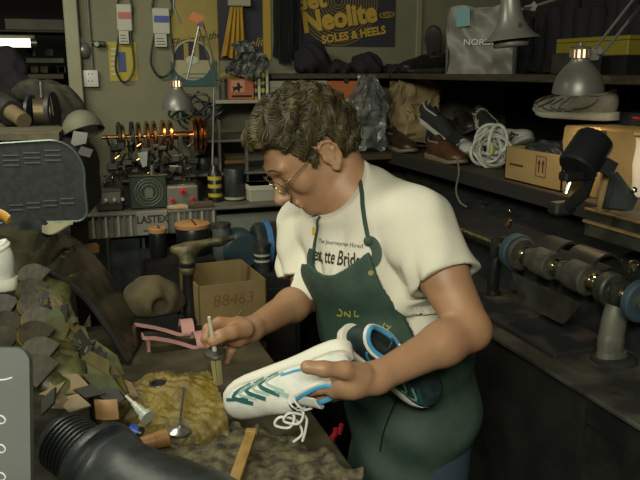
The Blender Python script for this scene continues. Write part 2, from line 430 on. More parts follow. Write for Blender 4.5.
# right hand: fist round the brush handle, little finger low
B.cone(WR, at(237, 333, 1.455), .0255, .029, .015); B.cone(at(237, 331, 1.455), at(228, 332, 1.445), .029, .022, .012)
chain(B, A([(233, 325, 1.440), (219, 323, 1.425), (208, 329, 1.410), (206, 338, 1.405)]), [.0155, .0125, .0110, .0095], .004)
chain(B, A([(230, 331, 1.450), (216, 331, 1.445), (206, 339, 1.445), (210, 346, 1.440)]), [.0150, .0120, .0110, .0095], .004)
chain(B, A([(232, 337, 1.460), (221, 341, 1.470), (215, 348, 1.465), (222, 352, 1.450)]), [.0135, .0112, .0105, .0090], .004)
chain(B, A([(238, 340, 1.460), (233, 348, 1.465), (229, 355, 1.460), (227, 361, 1.455)]), [.0125, .0100, .0090, .0082], .004)
chain(B, A([(245, 329, 1.435), (232, 332, 1.405), (220, 336, 1.388), (213, 341, 1.385)]), [.0190, .0145, .0125, .0110], .006)
# head
E = lambda c, r, k=.01, mode='u': B.ell(hd(*c), r, HA, k, mode)
E((-.006, 0, .004), (.093, .075, .092)); E((.030, 0, -.030), (.060, .060, .085), .02); E((.036, 0, -.082), (.050, .047, .040), .02)
B.cone(hd(.010, .044, -.068), hd(.070, .016, -.112), .018, .016, .02); B.cone(hd(.010, -.044, -.068), hd(.070, -.016, -.112), .018, .016, .02)
E((.078, 0, -.116), (.018, .020, .016), .015)
E((.074, 0, -.082), (.026, .028, .028), .015)
B.cone(hd(.088, 0, -.012), hd(.116, 0, -.052), .0085, .0105, .012); E((.119, 0, -.055), (.0105, .0110, .0095), .008)
for s in (1, -1):
    E((.106, .012*s, -.058), (.010, .0075, .0075), .006)
    B.cone(hd(.079, .042*s, .006), hd(.088, .014*s, .004), .008, .0085, .022)
    E((.099, .030*s, -.018), (.015, .015, .010), .014, 's')
    E((.0740, .031*s, -.018), (.0145, .0150, .0130), .008)
    E((.062, .042*s, -.048), (.022, .020, .020), .02)
    E((-.012, .078*s, -.034), (.019, .0065, .032), .004); E((-.007, .086*s, -.034), (.012, .0050, .021), .005, 's')
    rim = [(.002, .078, -.018), (.000, .083, -.006), (-.012, .086, -.002), (-.025, .088, -.010), (-.030, .088, -.026), (-.026, .086, -.044), (-.014, .083, -.058), (-.004, .079, -.066), (.002, .076, -.060)]
    chain(B, [hd(a, b*s, c) for a, b, c in rim], [.0035]*5+[.004, .0055, .0060, .0045], .003)
    chain(B, [hd(a, b*s, c) for a, b, c in [(-.018, .083, -.014), (-.020, .085, -.028), (-.012, .084, -.044)]], [.003]*3, .004); E((.004, .079*s, -.036), (.004, .004, .007), .004); E((.106, .007*s, -.064), (.005, .003, .003), .003, 's')
B.cone(hd(.1, -.018, -.0795), hd(.099, .018, -.0795), .0052, .0052, .005); B.cone(hd(.096, -.015, -.091), hd(.096, .015, -.091), .006, .006, .005)
B.cone(hd(.108, -.020, -.0855), hd(.108, .020, -.0855), .002, .002, .003, 's')
bodymb = B.mb()
body = np_part('body', bodymb, m_skin, man)
bodybvh = np_bvh(bodymb)
del B
# eyes, brows
mb = MB()
for s in (1, -1):
    for k in range(26):
        t = k/25; c = hd(.089-.012*abs(t-.4), s*(.012+.036*t), .004+.006*math.sin(t*PI)); h, n, _, _ = bodybvh.find_nearest(c)
        mb.tube([h, h+n*.0015+hu*.002+hs*s*.003, h+n*.0015+hu*.002+hs*s*.006], [.0008, .0006, .0003], 4)
part('eyebrow', mb, m_hair, man)
# hair: a cap shaped by the hairline, then curls over it
def hl(f): return np.interp(f, [-.14, -.075, -.036, -.032, .010, .014, .028, .034, .046, .062, .076, .13], [-.070, -.078, -.066, .004, .006, -.030, -.030, -.004, .022, .054, .068, .074])
Hv = Vol([HC[i]-.17 for i in range(3)], [HC[i]+.17 for i in range(3)], .0032, big=.03)
Hv.ell(hd(-.012, 0, .012), (.107, .090, .101), HA, .01); Hv.ell(hd(.032, 0, .056), (.070, .072, .050), HA, .03); Hv.ell(hd(-.050, 0, -.035), (.056, .070, .052), HA, .03)
sl, P = Hv.view(Hv.lo, Hv.lo+Hv.h*Hv.n)
D = [P[i]-HC[i] for i in range(3)]; lf, ls, lu = [D[0]*a[0]+D[1]*a[1]+D[2]*a[2] for a in HA]
Hv.F += (.0045*np.sin(lf*95+3*np.sin(lu*60))*np.sin(ls*85+2*np.sin(lf*50)) + .003*np.sin(lu*150+lf*90)).astype(np.float32)
Hv.F = np.maximum(Hv.F, (hl(lf)-lu)*.75).astype(np.float32)
hm = Hv.mb(); hair = np_part('hair', hm, m_hair, man)
hb = np_bvh(hm)
mb = MB(); rnd = random.Random(5)
cnt = 0
while cnt < 4200:
    a = rnd.uniform(0, 2*PI); z = rnd.uniform(-.9, 1); r = math.sqrt(1-z*z); d = hf*(r*math.cos(a)) + hs*(r*math.sin(a)) + hu*z
    h, n, _, _ = hb.ray_cast(HC+hu*.01+d*.25, -d)
    if h is None: continue
    q = h-HC; f, s, u = q.dot(hf), q.dot(hs), q.dot(hu)
    if u < float(hl(f))+.012: continue
    cnt += 1
    L = rnd.uniform(.030, .055)*min(1, .40+(u-float(hl(f)))*14); p = h.copy(); pts = []; lift = rnd.uniform(.0005, .0045); stp = L/7
    for i in range(8):
        e = p-HC; fl = hf*(.9 if e.dot(hf) > -.03 else -.3) + hs*(.55 if e.dot(hs) > 0 else -.55) - hu*(.15 if e.dot(hu) > .06 else .8)
        a_ = 2.3*mnoise.noise(e*26)+1.1*math.sin(e.dot(hu)*170+e.dot(hf)*120+3*mnoise.noise(e*15)); fl = (fl-n*fl.dot(n)).normalized(); fl = fl*math.cos(a_)+n.cross(fl)*math.sin(a_)
        pts.append(p + n*(lift*math.sin(PI*(i+1)/9)+.0008)); p = p+fl*stp; p, n, _, _ = hb.find_nearest(p)
    if (pts[-1]-HC).dot(hu) < float(hl((pts[-1]-HC).dot(hf)))-.004: pts = pts[:5]
    mb.tube(pts, [.0012, .0016, .0017, .0017, .0015, .0013, .0010, .0004][:len(pts)-1]+[.0004], 4)
part('curl', mb, m_hair, hair, label=None)['kind'] = 'stuff'
# t-shirt
def shirt_vol():
    V = Vol([min(JR.x, PV.x)-.25, min(JL.y, CH.y)-.25, PV.z-.12], [max(JL.x, EL.x)+.15, JR.y+.22, HC.z], .0036, big=.03)
    torso(V, .008)
    def sleeve(j, e, t, r0, r1):
        V.cone(j, j.lerp(e, t), r0, r1, .03)
        n = (e-j).normalized(); p = j.lerp(e, t); c = V3(p)
        lo_ = V3(p)-.12; hi_ = V3(p)+.12
        # flat hem, cut square to the arm
        V.op(lo_, hi_, lambda P: np.where((P[0]-c[0])*n.x+(P[1]-c[1])*n.y+(P[2]-c[2])*n.z > .028, .02, -.05)+0*P[0], .001, 'i') if False else None
    nd = (hd(-.02, 0, -.07)-NK).normalized(); V.cone(NK-nd*.02+Fb*.008, NK+nd*.06+Fb*.014, .066, .068, .025)
    V.cone(BL-Fb*.085, PV-Fb*.082-Zz*.08, .035, .036, .03, S=Sb, ws=2.2)
    sleeve(JL, EL, .50, .066, .069); sleeve(JR, ER, .62, .060, .062)
    V.cone(JR+Fb*.01, JR.lerp(ER, .9)+Fb*.012, .06, .050, .03)
    sl, P = V.view(V.lo, V.lo+V.h*V.n)
    X, Y, Z = P
    def dist_plane(p, n): return (X-p.x)*n.x+(Y-p.y)*n.y+(Z-p.z)*n.z
    nL = (EL-JL).normalized(); nR = (ER-JR).normalized()
    # wrinkles
    q = (X*Sb.x+Y*Sb.y); w = (X*Fb.x+Y*Fb.y); NKq = NK.x*Sb.x+NK.y*Sb.y
    V.F += (.0085*(1-2*np.abs(np.sin(q*34+Z*24+1.6*np.sin(Z*13+w*9))))*np.clip((1.38-Z)*6+.2, .1, 1) + .0045*(1-2*np.abs(np.sin(q*62-Z*26+1.5*np.sin(Z*19+w*12))))*np.clip((1.37-Z)*9, 0, 1)*np.clip((q-NKq)*14+.4, .15, 1) + .0045*np.sin(Z*45-q*40+w*30+1.7*np.sin(q*21))*np.clip((1.42-Z)*5+.2,.2,1) + .0012*np.sin(w*90+Z*60)).astype(np.float32)
    # cut at the sleeve hems (only near the arms)
    dl = dist_plane(JL.lerp(EL, .56), nL); armL = cone_d(P, V3(JL), V3(EL+nL*.05), .11, .11)
    V.F = np.where((armL < 0) & (dist_plane(CH, Sb) > .165), np.maximum(V.F, dl), V.F)
    dr = dist_plane(JR.lerp(ER, .74), nR); armR = cone_d(P, V3(JR), V3(ER+nR*.06), .10, .10)
    V.F = np.where((armR < 0) & (dist_plane(CH, Sb) < -.13), np.maximum(V.F, dr), V.F)
    # hollow the hem and the neck
    for a, e, r in ((JL, EL, .0565), (JR, ER, .050)):
        n = (e-a).normalized(); hol = np.maximum(cone_d(P, V3(a.lerp(e, .45)), V3(e+n*.1), r, r), -dist_plane(a.lerp(e, .45), n))
        V.F = np.maximum(V.F, -hol)
    nd = (hd(-.02, 0, -.07)-NK).normalized()
    cpn = (nd+Fb*.75).normalized(); V.F = np.maximum(V.F, np.where(dist_plane(NK-nd*.10, nd) > 0, dist_plane(NK+nd*.012, cpn), -1))
    V.F = np.maximum(V.F, -np.maximum(cone_d(P, V3(NK-nd*.01+Fb*.008), V3(NK+nd*.2+Fb*.03), .0585, .066), -dist_plane(NK-nd*.012, cpn)))
    V.F = np.maximum(V.F, -(Z-(PV.z-.085)))
    return V
SV = shirt_vol(); sm = SV.mb()
# keep away from the skin
shirt = np_part('t_shirt', sm, m_shirt, man); sb = np_bvh(sm)
# apron: a thin canvas that follows the torso, then hangs as a skirt
AV = Vol([PV.x-.30, PV.y-.33, .45], [PV.x+.30, PV.y+.33, NK.z-.05], .0030, big=.05)
torso(AV, .010, True)
KN = (knees[0]+knees[1])/2; sk = Vector((KN.x, KN.y, .45))
AV.cone(BL, PV, .112, .100, .05, S=Sb, ws=1.22); AV.cone(PV, sk+Fb*.01, .100, .116, .05, S=Sb, ws=1.18)
sl, P = AV.view(AV.lo, AV.lo+AV.h*AV.n); X, Y, Z = P
q = (X-PV.x)*Sb.x+(Y-PV.y)*Sb.y; w = (X-PV.x)*Fb.x+(Y-PV.y)*Fb.y
G = AV.F + (.004*np.sin(q*26+1.5*np.sin(Z*9))*np.clip((1.1-Z)*4, 0, 1) + .0028*np.sin(Z*40+q*30+w*18)*np.clip((1.25-Z)*5, .1, 1)).astype(np.float32)
shell = np.abs(G-.0105)-.0036
cx = CH; qn = (X-CH.x)*Sb.x+(Y-CH.y)*Sb.y; wn = (X-CH.x)*Fb.x+(Y-CH.y)*Fb.y
bibtop = hitpx(sb, 345, 268)[0].z; sideL = hitpx(sb, 374, 250)[0]; sideB = hitpx(sb, 425, 318)[0]; sideR = hitpx(sb, 314, 262)[0]
qL = (sideL-CH).dot(Sb); qR = (sideR-CH).dot(Sb); zt = sideL.z; zt2 = sideR.z; zb = BL.z-.01
tt = np.clip((max(zt, zt2)-Z)/(max(zt, zt2)-zb), 0, 1)
tb = np.clip((max(zt, zt2)-Z)/(max(zt, zt2)-sideB.z), 0, 1.5); ql = qL+((sideB-CH).dot(Sb)-qL)*tb; qr = qR+(-.165-qR)*tt**.8
top = zt2+(zt-zt2)*np.clip((qn-qR)/(qL-qR), -.2, 1.3); top = top-.034*np.sin(np.clip((qn-qR)/(qL-qR), 0, 1)*PI)**1.0
bib = np.maximum(np.maximum(qn-ql, qr-qn)*.9, np.maximum(Z-top, -wn-.01)*.9)
skirt = np.maximum(Z-zb, -(w+.068))
reg = np.minimum(bib, skirt)
AV.F = np.maximum(shell, np.maximum(reg, .47-Z)).astype(np.float32)
am = AV.mb(); apron = np_part('apron', am, m_apron, man, 5); ab = np_bvh(am)
# trousers and shoes
TV = Vol([PV.x-.30, PV.y-.30, .02], [PV.x+.30, PV.y+.30, PV.z+.06], .006, big=.03)
TV.cone(PV+Zz*.03, PV-Zz*.05, .098, .096, .04, S=Sb, ws=1.22)
for h, k, a in zip(hips, knees, ankl): TV.cone(h, k, .082, .068, .03); TV.cone(k, a-Zz*.02, .068, .060, .03)
np_part('trousers', TV.mb(), m_denim, man)
for a in ankl:
    V = Vol([a.x-.2, a.y-.2, -.002], [a.x+.2, a.y+.2, .16], .005, big=.02)
    V.cone(a-Zz*.03, a+Fb*.15-Zz*.045, .050, .042, .03); V.F = np.maximum(V.F, -(V.view(V.lo, V.lo+V.h*V.n)[1][2]-.004)); np_part('work_shoe', V.mb(), m_blackleather, man)
# strap loop round the neck
def onshirt(px, py, b=None, d=1.5):
    for bb in (b,) if b else (sb, bodybvh):
        h, n = hitpx(bb, px, py)
        if h is not None: return h
    return at(px, py, d)
mb = MB()
ribbon(mb, catmull([onshirt(x, y, sb) for x, y in ((359, 168), (361.5, 186), (363, 205), (365, 220), (368, 236), (370, 243))], 5), sb, .0085, off=.0015, thick=.002)
ribbon(mb, catmull([onshirt(x, y, sb) for x, y in ((321, 217), (318, 230), (315.5, 243), (314, 256), (314, 264))], 5), sb, .007, off=.0015, thick=.002)
part('neck_strap', mb, m_apron, apron)
mb = MB(); k0 = onshirt(368, 241, sb); 
mb.ell(k0-Fv*.008, (.010, .009, .010), n=10, m=8)
ribbon(mb, catmull([onshirt(x, y) for x, y in ((367, 240), (373, 242), (377, 250), (376, 259), (372, 264))], 4), sb, .020, off=.004, thick=.003)
part('strap_knot', mb, m_apron, apron); mb = MB()
ribbon(mb, catmull([onshirt(x, y) for x, y in ((314, 250), (312, 258), (313, 268), (317, 276))], 4), sb, .016, off=.006, thick=.003)
part('strap_end', mb, m_apron, apron)
h, n = hitpx(ab, 371, 273)
if h is not None: part('button', MB().cyl(h, h+n*.004, .0065, .005, 12), M('brass_button', (.5, .42, .22), .35, .7), apron)
# scrawled paint marks on the apron
m_mark = M('yellow_paint', (.30, .28, .06), .7)
mb = MB()
def scr(P, w=.0028, nm='paint_mark', mt=None):
    mb = MB()
    pts = [hitpx(ab, x, y)[0] for x, y in P]; pts = [p for p in pts if p is not None]
    if len(pts) > 2 and max((pts[i]-pts[i+1]).length for i in range(len(pts)-1)) < .05: ribbon(mb, catmull(pts, 3), ab, w, off=.0006, thick=.0006); part(nm, mb, mt or m_mark, apron)
scr([(339, 309), (342, 312), (341, 316), (337, 315)]); scr([(345, 316), (345, 312), (350, 317), (350, 311)]); scr([(355, 311), (355, 316), (359, 316)])
scr([(380, 327), (379, 331), (381, 334)]); scr([(385, 323), (383, 327), (386, 330), (389, 327), (386, 325)]); scr([(383, 332), (388, 329), (391, 326)])
scr([(373, 388), (373, 392), (373, 395)]); scr([(378, 387), (376, 391), (379, 394), (382, 391), (379, 387)]); scr([(386, 386), (384, 390), (387, 392), (390, 389), (387, 386)])
scr([(398, 396), (392, 410), (386, 425), (382, 440), (380, 452)], .003, 'seam', m_blackleather)
# shirt print
mb = MB(); text_mb('The Journeyman Hired', .013, (0, 0, 0), (1, 0, 0), (0, 1, 0), (0, 0, 1), 0, mb=mb); n1 = len(mb.v)
text_mb('eat, tte Bride', .042, (-.012, -.031, 0), (1, 0, 0), (0, 1, 0), (0, 0, 1), 0, mb=mb, bold=.0008, wx=.62)
a0, b0 = hitpx(sb, 321, 241)[0], hitpx(sb, 360, 246)[0]; print('TXT', a0, b0)
c0 = (a0+b0)/2; tx = (b0-a0).normalized(); nn = sb.find_nearest(c0)[1]; nn = nn if nn.dot(Fv) < 0 else -nn
tx = (tx - nn*tx.dot(nn)).normalized(); ty = nn.cross(tx)
if ty.z < 0: ty = -ty
bm = mb.bm(Vector((0, 0, 0))); bmesh.ops.triangulate(bm, faces=bm.faces[:]); bmesh.ops.subdivide_edges(bm, edges=[e for e in bm.edges if e.calc_length() > .006], cuts=2)
wmax = max(abs(v.co.x) for v in bm.verts); bm.verts.index_update(); out = MB(); vs = []
for v in bm.verts:
    p = c0 + tx*v.co.x + ty*v.co.y; h, n, _, _ = sb.ray_cast(p+nn*.08, -nn)
    if h is None: h = p; n = nn
    vs.append(h+n*.0011)
out.add(vs, [tuple(v.index for v in f.verts) for f in bm.faces]); bm.free()
part('shirt_print', out, M('black_ink', (.03, .028, .022), .8), shirt, smooth=0)
ribbon_b = MB(); h = hitpx(sb, 314, 231)[0]
if h is not None:
    ribbon(ribbon_b, [hitpx(sb, 314.5, 227)[0], h, hitpx(sb, 314, 235)[0]], sb, .008); part('yellow_tag', ribbon_b, M('yellow_tag', (.55, .38, .05), .6), shirt)
# spectacles
m_gold = M('gold_wire', (.40, .34, .18), .3, .9); m_lens = M('lens', (.8, .8, .8), .1, alpha=.08)
g = None
mb = MB(); lens = MB()
for s in (1, -1):
    c = hd(.108, .031*s, -.022); ring = [c + hs*(.0235*math.cos(t))*1 + hu*(.0165*math.sin(t)) - hf*(.006*math.cos(t)*s if s*math.cos(t) > 0 else 0) for t in [2*PI*i/20 for i in range(20)]]
    mb.tube(ring, .0011, 6, closed=True); lens.add([c]+ring, [(0, i+1, (i+1) % 20+1) for i in range(20)])
    mb.tube(catmull([c+hs*s*.0235+hu*.004-hf*.004, hd(.085, .068*s, -.016), hd(.03, .077*s, -.012), hd(-.008, .081*s, -.004), hd(-.026, .080*s, -.02)], 5), .0013, 6)
mb.tube([hd(.108, .009, -.018), hd(.112, 0, -.014), hd(.108, -.009, -.018)], .0011, 6)
gl = part('spectacles', mb, m_gold, man); part('lens', lens, m_lens, gl)
# ================================================================== workbench and the things on it
m_bench = M('dirty_bench_top', (.085, .072, .034), .7, col2=(.028, .024, .011), scale=12, bump=.5, bscale=50, contrast=(.35, .65))
m_benchw = M('bench_wood', (.035, .025, .014), .8, col2=(.02, .015, .01), scale=9)
m_rough = M('rough_block', (.14, .12, .065), .85, col2=(.035, .032, .018), scale=45, bump=1, bscale=70, contrast=(.38, .62))
m_glue = M('dried_glue', (.20, .145, .020), .55, col2=(.085, .062, .022), scale=13, bump=1, bscale=70, contrast=(.35, .6))
m_steel = M('steel', (.42, .42, .40), .3, .9); m_dsteel = M('dark_steel', (.12, .12, .11), .4, .8)
m_blk = M('black_rubber', (.015, .019, .020), .42, col2=(.030, .037, .038), scale=20, bump=.15, bscale=80)
m_blk2 = M('black_plastic', (.010, .011, .012), .35)
m_tan = M('turned_wood', (.32, .17, .05), .5, col2=(.20, .10, .03), scale=18, stretch=(1, 1, .2))
m_white = M('white_plastic', (.60, .60, .55), .4)
BZ = .95
bx1 = onz(362, 478, BZ).x; by1 = onz(200, 314, BZ).y; bx0 = -1.25; by0 = .62
bench = thing('workbench', ((bx0+bx1)/2, (by0+by1)/2, 0), 'dark worn workbench with a dirty rough top under the yellow glue lump', 'workbench')
mb = MB().box(((bx0+bx1)/2, (by0+by1)/2, BZ-.025), (bx1-bx0, by1-by0, .05), bev=.006); part('tabletop', mb, m_bench, bench)
for x in (bx0+.06, bx1-.10):
    for y in (by0+.08, by1-.10): part('leg', MB().span((x-.035, y-.035, 0), (x+.035, y+.035, BZ-.05), .004), m_benchw, bench)
part('apron_board', MB().span((bx0+.05, by1-.09, BZ-.16), (bx1-.06, by1-.06, BZ-.05)), m_benchw, bench)
part('side_board', MB().span((bx1-.13, by0+.1, .25), (bx1-.09, by1-.1, BZ-.05)), m_benchw, bench)
# rough block
T1 = 1.035
V = Vol([onz(110, 440, T1).x-.25, .75, BZ-.02], [bx1+.06, onz(250, 420, T1).y+.12, T1+.06], .0035, big=.02)
outl = [onz(x, y, T1) for x, y in ((240, 424), (276, 431), (310, 444), (362, 468), (366, 500), (200, 560), (110, 520), (150, 440))]
cxy = sum(outl, Vector())/len(outl)
sl, P = V.view(V.lo, V.lo+V.h*V.n); X, Y, Z = P
d = np.full(V.F.shape[:2]+(1,), -1e3, dtype=np.float32)
for i in range(len(outl)):
    a, b = outl[i], outl[(i+1) % len(outl)]; n = Vector((b.y-a.y, -(b.x-a.x), 0)).normalized()
    if n.dot(cxy-a) > 0: n = -n
    d = np.maximum(d, (X-a.x)*n.x+(Y-a.y)*n.y)
wob = .004*np.sin(X*60+Y*31)*np.sin(Y*75-X*20)+.003*np.sin(X*140+Z*90)+.002*np.sin(Y*210-X*60+Z*130)
V.F = (np.maximum(np.maximum(d, Z-T1+.006*np.sin(X*24)*np.sin(Y*29)), BZ+.001-Z)+wob).astype(np.float32); V.F = np.maximum(V.F, BZ+.001-Z).astype(np.float32)
blk = np_single('cutting_block', V.mb(), m_rough, 'rough grey-brown work block at the bench front, beside the yellow glue lump', 'block')
# glue covered cushion
V = Vol([-.55, .9, BZ-.01], [.25, 1.9, 1.2], .0035, big=.03)
def g(px, py, z, r, k=.04): c = onz(px, py, z); V.ell(c, r, None, k); return c
GZ = 1.075
c1 = g(160, 402, GZ-.035, (.085, .080, .050)); g(200, 400, GZ-.035, (.085, .090, .045)); g(215, 422, GZ-.045, (.075, .070, .040)); g(180, 435, GZ-.055, (.10, .06, .040)); g(140, 425, GZ-.075, (.08, .06, .040))
V.box(onz(190, 425, GZ-.075), (.13, .10, .035), None, .03, .03)
X, Y, Z = V.view(V.lo, V.lo+V.h*V.n)[1]
V.F += (.0034*np.sin(X*150+3*np.sin(Y*60))*np.sin(Y*130+Z*80)+.0016*np.sin(X*310-Y*90)*np.sin(Y*290+X*60)+.004*np.sin(X*50+1)*np.sin(Y*43)).astype(np.float32)
hc = onz(159, 385, GZ+.006); V.cone(hc-Zz*.03, hc+Zz*.05, .0165, .0165, .004, 's')
V.F = np.maximum(V.F, BZ+.003-Z).astype(np.float32)
gm = V.mb(); gl = np_single('glue_pad', gm, m_glue, 'lumpy pad caked in dried yellow glue with a round metal hole', 'glue pad')
gb = np_bvh(gm)
part('hole_ring', MB().lathe([(.0165, 0), (.0205, 0), (.0215, .010), (.019, .016), (.0155, .015), (.0150, 0)], hc-Zz*.010, close=False), m_dsteel, gl)
part('hole_liner', MB().cyl(hc-Zz*.030, hc-Zz*.012, .0155), m_blk2, gl)
# steel rod on a round foot
p0 = hitpx(gb, 179, 432)[0] or onz(179, 432, GZ-.03); 
t = thing('glue_stirrer', p0, 'thin steel rod standing on a round foot in the yellow glue', 'rod')
top = at(184, 388, (p0-CAM).dot(Fv)-.02)
part('rod', MB().cyl(p0, top, .0022, n=10), m_steel, t); part('foot', MB().lathe([(.015, -.003), (.021, 0), (.021, .004), (.012, .010), (.004, .013)], p0), m_steel, t)
mb = MB()
for k in range(9): q = p0.lerp(top, .25+.08*k); mb.lathe([(.0022, 0), (.0029, .0008), (.0022, .0016)], q, top-p0, 8)
part('thread', mb, m_dsteel, t)
# wooden handle lying over the block edge
a = onz(251, 434, T1+.030); b = onz(228, 500, T1+.014)
t = thing('chisel', onz(240, 460, T1), 'flat tan wooden tool handle lying across the front of the rough block', 'tool handle')
ax = (b-a).normalized(); sd = ax.cross(Zz).normalized()
part('handle', MB().box((a+b)/2, (.020, (b-a).length, .012), R=Matrix((sd, ax, sd.cross(ax))).transposed(), bev=.004, seg=2), M('pine', (.32, .20, .055), .6, col2=(.22, .13, .03), scale=25), t)
part('ferrule', MB().box(a-ax*.004, (.022, .014, .014), R=Matrix((sd, ax, sd.cross(ax))).transposed(), bev=.003), M('pine_dark', (.25, .15, .04), .6), t)
# small things left of the glue pad
t = thing('glue_nozzle', onz(138, 412, 1.03), 'white plastic applicator nozzle between the glue lump and black hose', 'nozzle')
a = at(126, 396, 1.36); b = at(150, 420, 1.32); ax = b-a
part('tip', MB().lathe([(.0028, 0), (.0035, .022), (.0055, .024), (.006, .038)], a, ax, 14), m_white, t)
part('cap', MB().lathe([(.006, .036), (.0085, .038), (.0095, .055), (.014, .060), (.015, .070)], a, ax, 16), M('frosted_plastic', (.35, .38, .32), .35), t)
a = at(140, 445, 1.27); b = at(169, 437, 1.29)
t = thing('wooden_spool', (a+b)/2-Zz*.012, 'short tan wooden dowel beside the black hose collar', 'dowel')
part('barrel', MB().cyl(a, a.lerp(b, .55), .0135, .0145, 18, .002), m_tan, t); part('end', MB().cyl(a.lerp(b, .5), b, .0155, .0155, 18, .002), m_tan, t)
a = at(126, 428, 1.29); b = at(143, 434, 1.29)
t = thing('blue_labelled_cap', (a+b)/2-Zz*.01, 'small dark bottle with a bright blue label beside the wooden dowel', 'bottle')
part('bottle_body', MB().cyl(a, b, .011, n=16, bev=.002), m_blk2, t); part('label', MB().cyl(a.lerp(b, .2), a.lerp(b, .7), .0114, n=16), M('blue_label', (.03, .09, .45), .4), t)
# leather scrap
mb = MB().sheet(7, 6, lambda u, v: at(95+22*u+2*v, 399+20*v, 1.28)-Fv*(.006*math.sin(u*3)) + Zz*.006*math.sin(v*3), .003)
single('leather_scrap', mb, M('tan_leather', (.40, .23, .09), .6, col2=(.30, .17, .07), scale=20), 'orange-tan leather scrap above the black ribbed hose', 'leather scrap')
# black ribbed hose fitting in front
A0 = at(64, 441, 1.05); ax = (at(150, 502, .96)-A0).normalized()
prof = [(.028, -.02)]
for k in range(9): prof += [(.040, k*.0075), (.044, k*.0075+.002), (.044, k*.0075+.0045), (.040, k*.0075+.006)]
t = thing('rubber_hose', A0-Zz*.05, 'black ribbed rubber hose fitting with flaring body, nearest the camera', 'hose fitting')
part('ribbed_collar', MB().lathe(prof, A0, ax, 40), m_blk, t)
part('body', MB().lathe([(.040, .062), (.060, .066), (.064, .072), (.064, .082), (.058, .086), (.056, .092), (.059, .096), (.061, .104), (.057, .112), (.060, .15), (.072, .20), (.082, .26), (.084, .30)], A0, ax, 48), m_blk, t)
# grey plate at the left edge with white marks
m_gplate = M('grey_enamel', (.115, .125, .115), .5, col2=(.095, .105, .095), scale=6)
t = thing('grey_box', at(5, 480, .80), 'smooth grey enamel case with rounded corner and white marks at left edge', 'equipment case')
o = at(-64, 760, .80); AX = Rr; AY = Uv
def rr_out(w, h, r, n=6):
    pts = []
    for cx_, cy_, a0 in ((w-r, r, -PI/2), (w-r, h-r, 0), (r, h-r, PI/2), (r, r, PI)):
        for k in range(n+1): a = a0+PI/2*k/n; pts.append((cx_+r*math.cos(a), cy_+r*math.sin(a)))
    return pts
w = (at(34, 760, .8)-o).length; h = (at(-64, 348, .8)-o).length
AYs = (Uv*1-Rr*.012).normalized()
part('case', MB().prism(rr_out(w, h, .016), o, AX, AYs, Fv, .010), m_gplate, t)
mb = MB(); q = .7995
mb.tube([at(0, 380, q), at(6, 379.5, q), at(12.5, 377.5, q)], .0011, 6)
part('mark', mb, m_white, t)
for y0 in (420, 449, 477):
    mb = MB(); mb.tube(catmull([at(-3, y0-4, q), at(2, y0-4, q), at(5.5, y0, q), at(3, y0+3.5, q), at(-1, y0+3, q)], 5), .0009, 6); part('mark', mb, m_white, t)
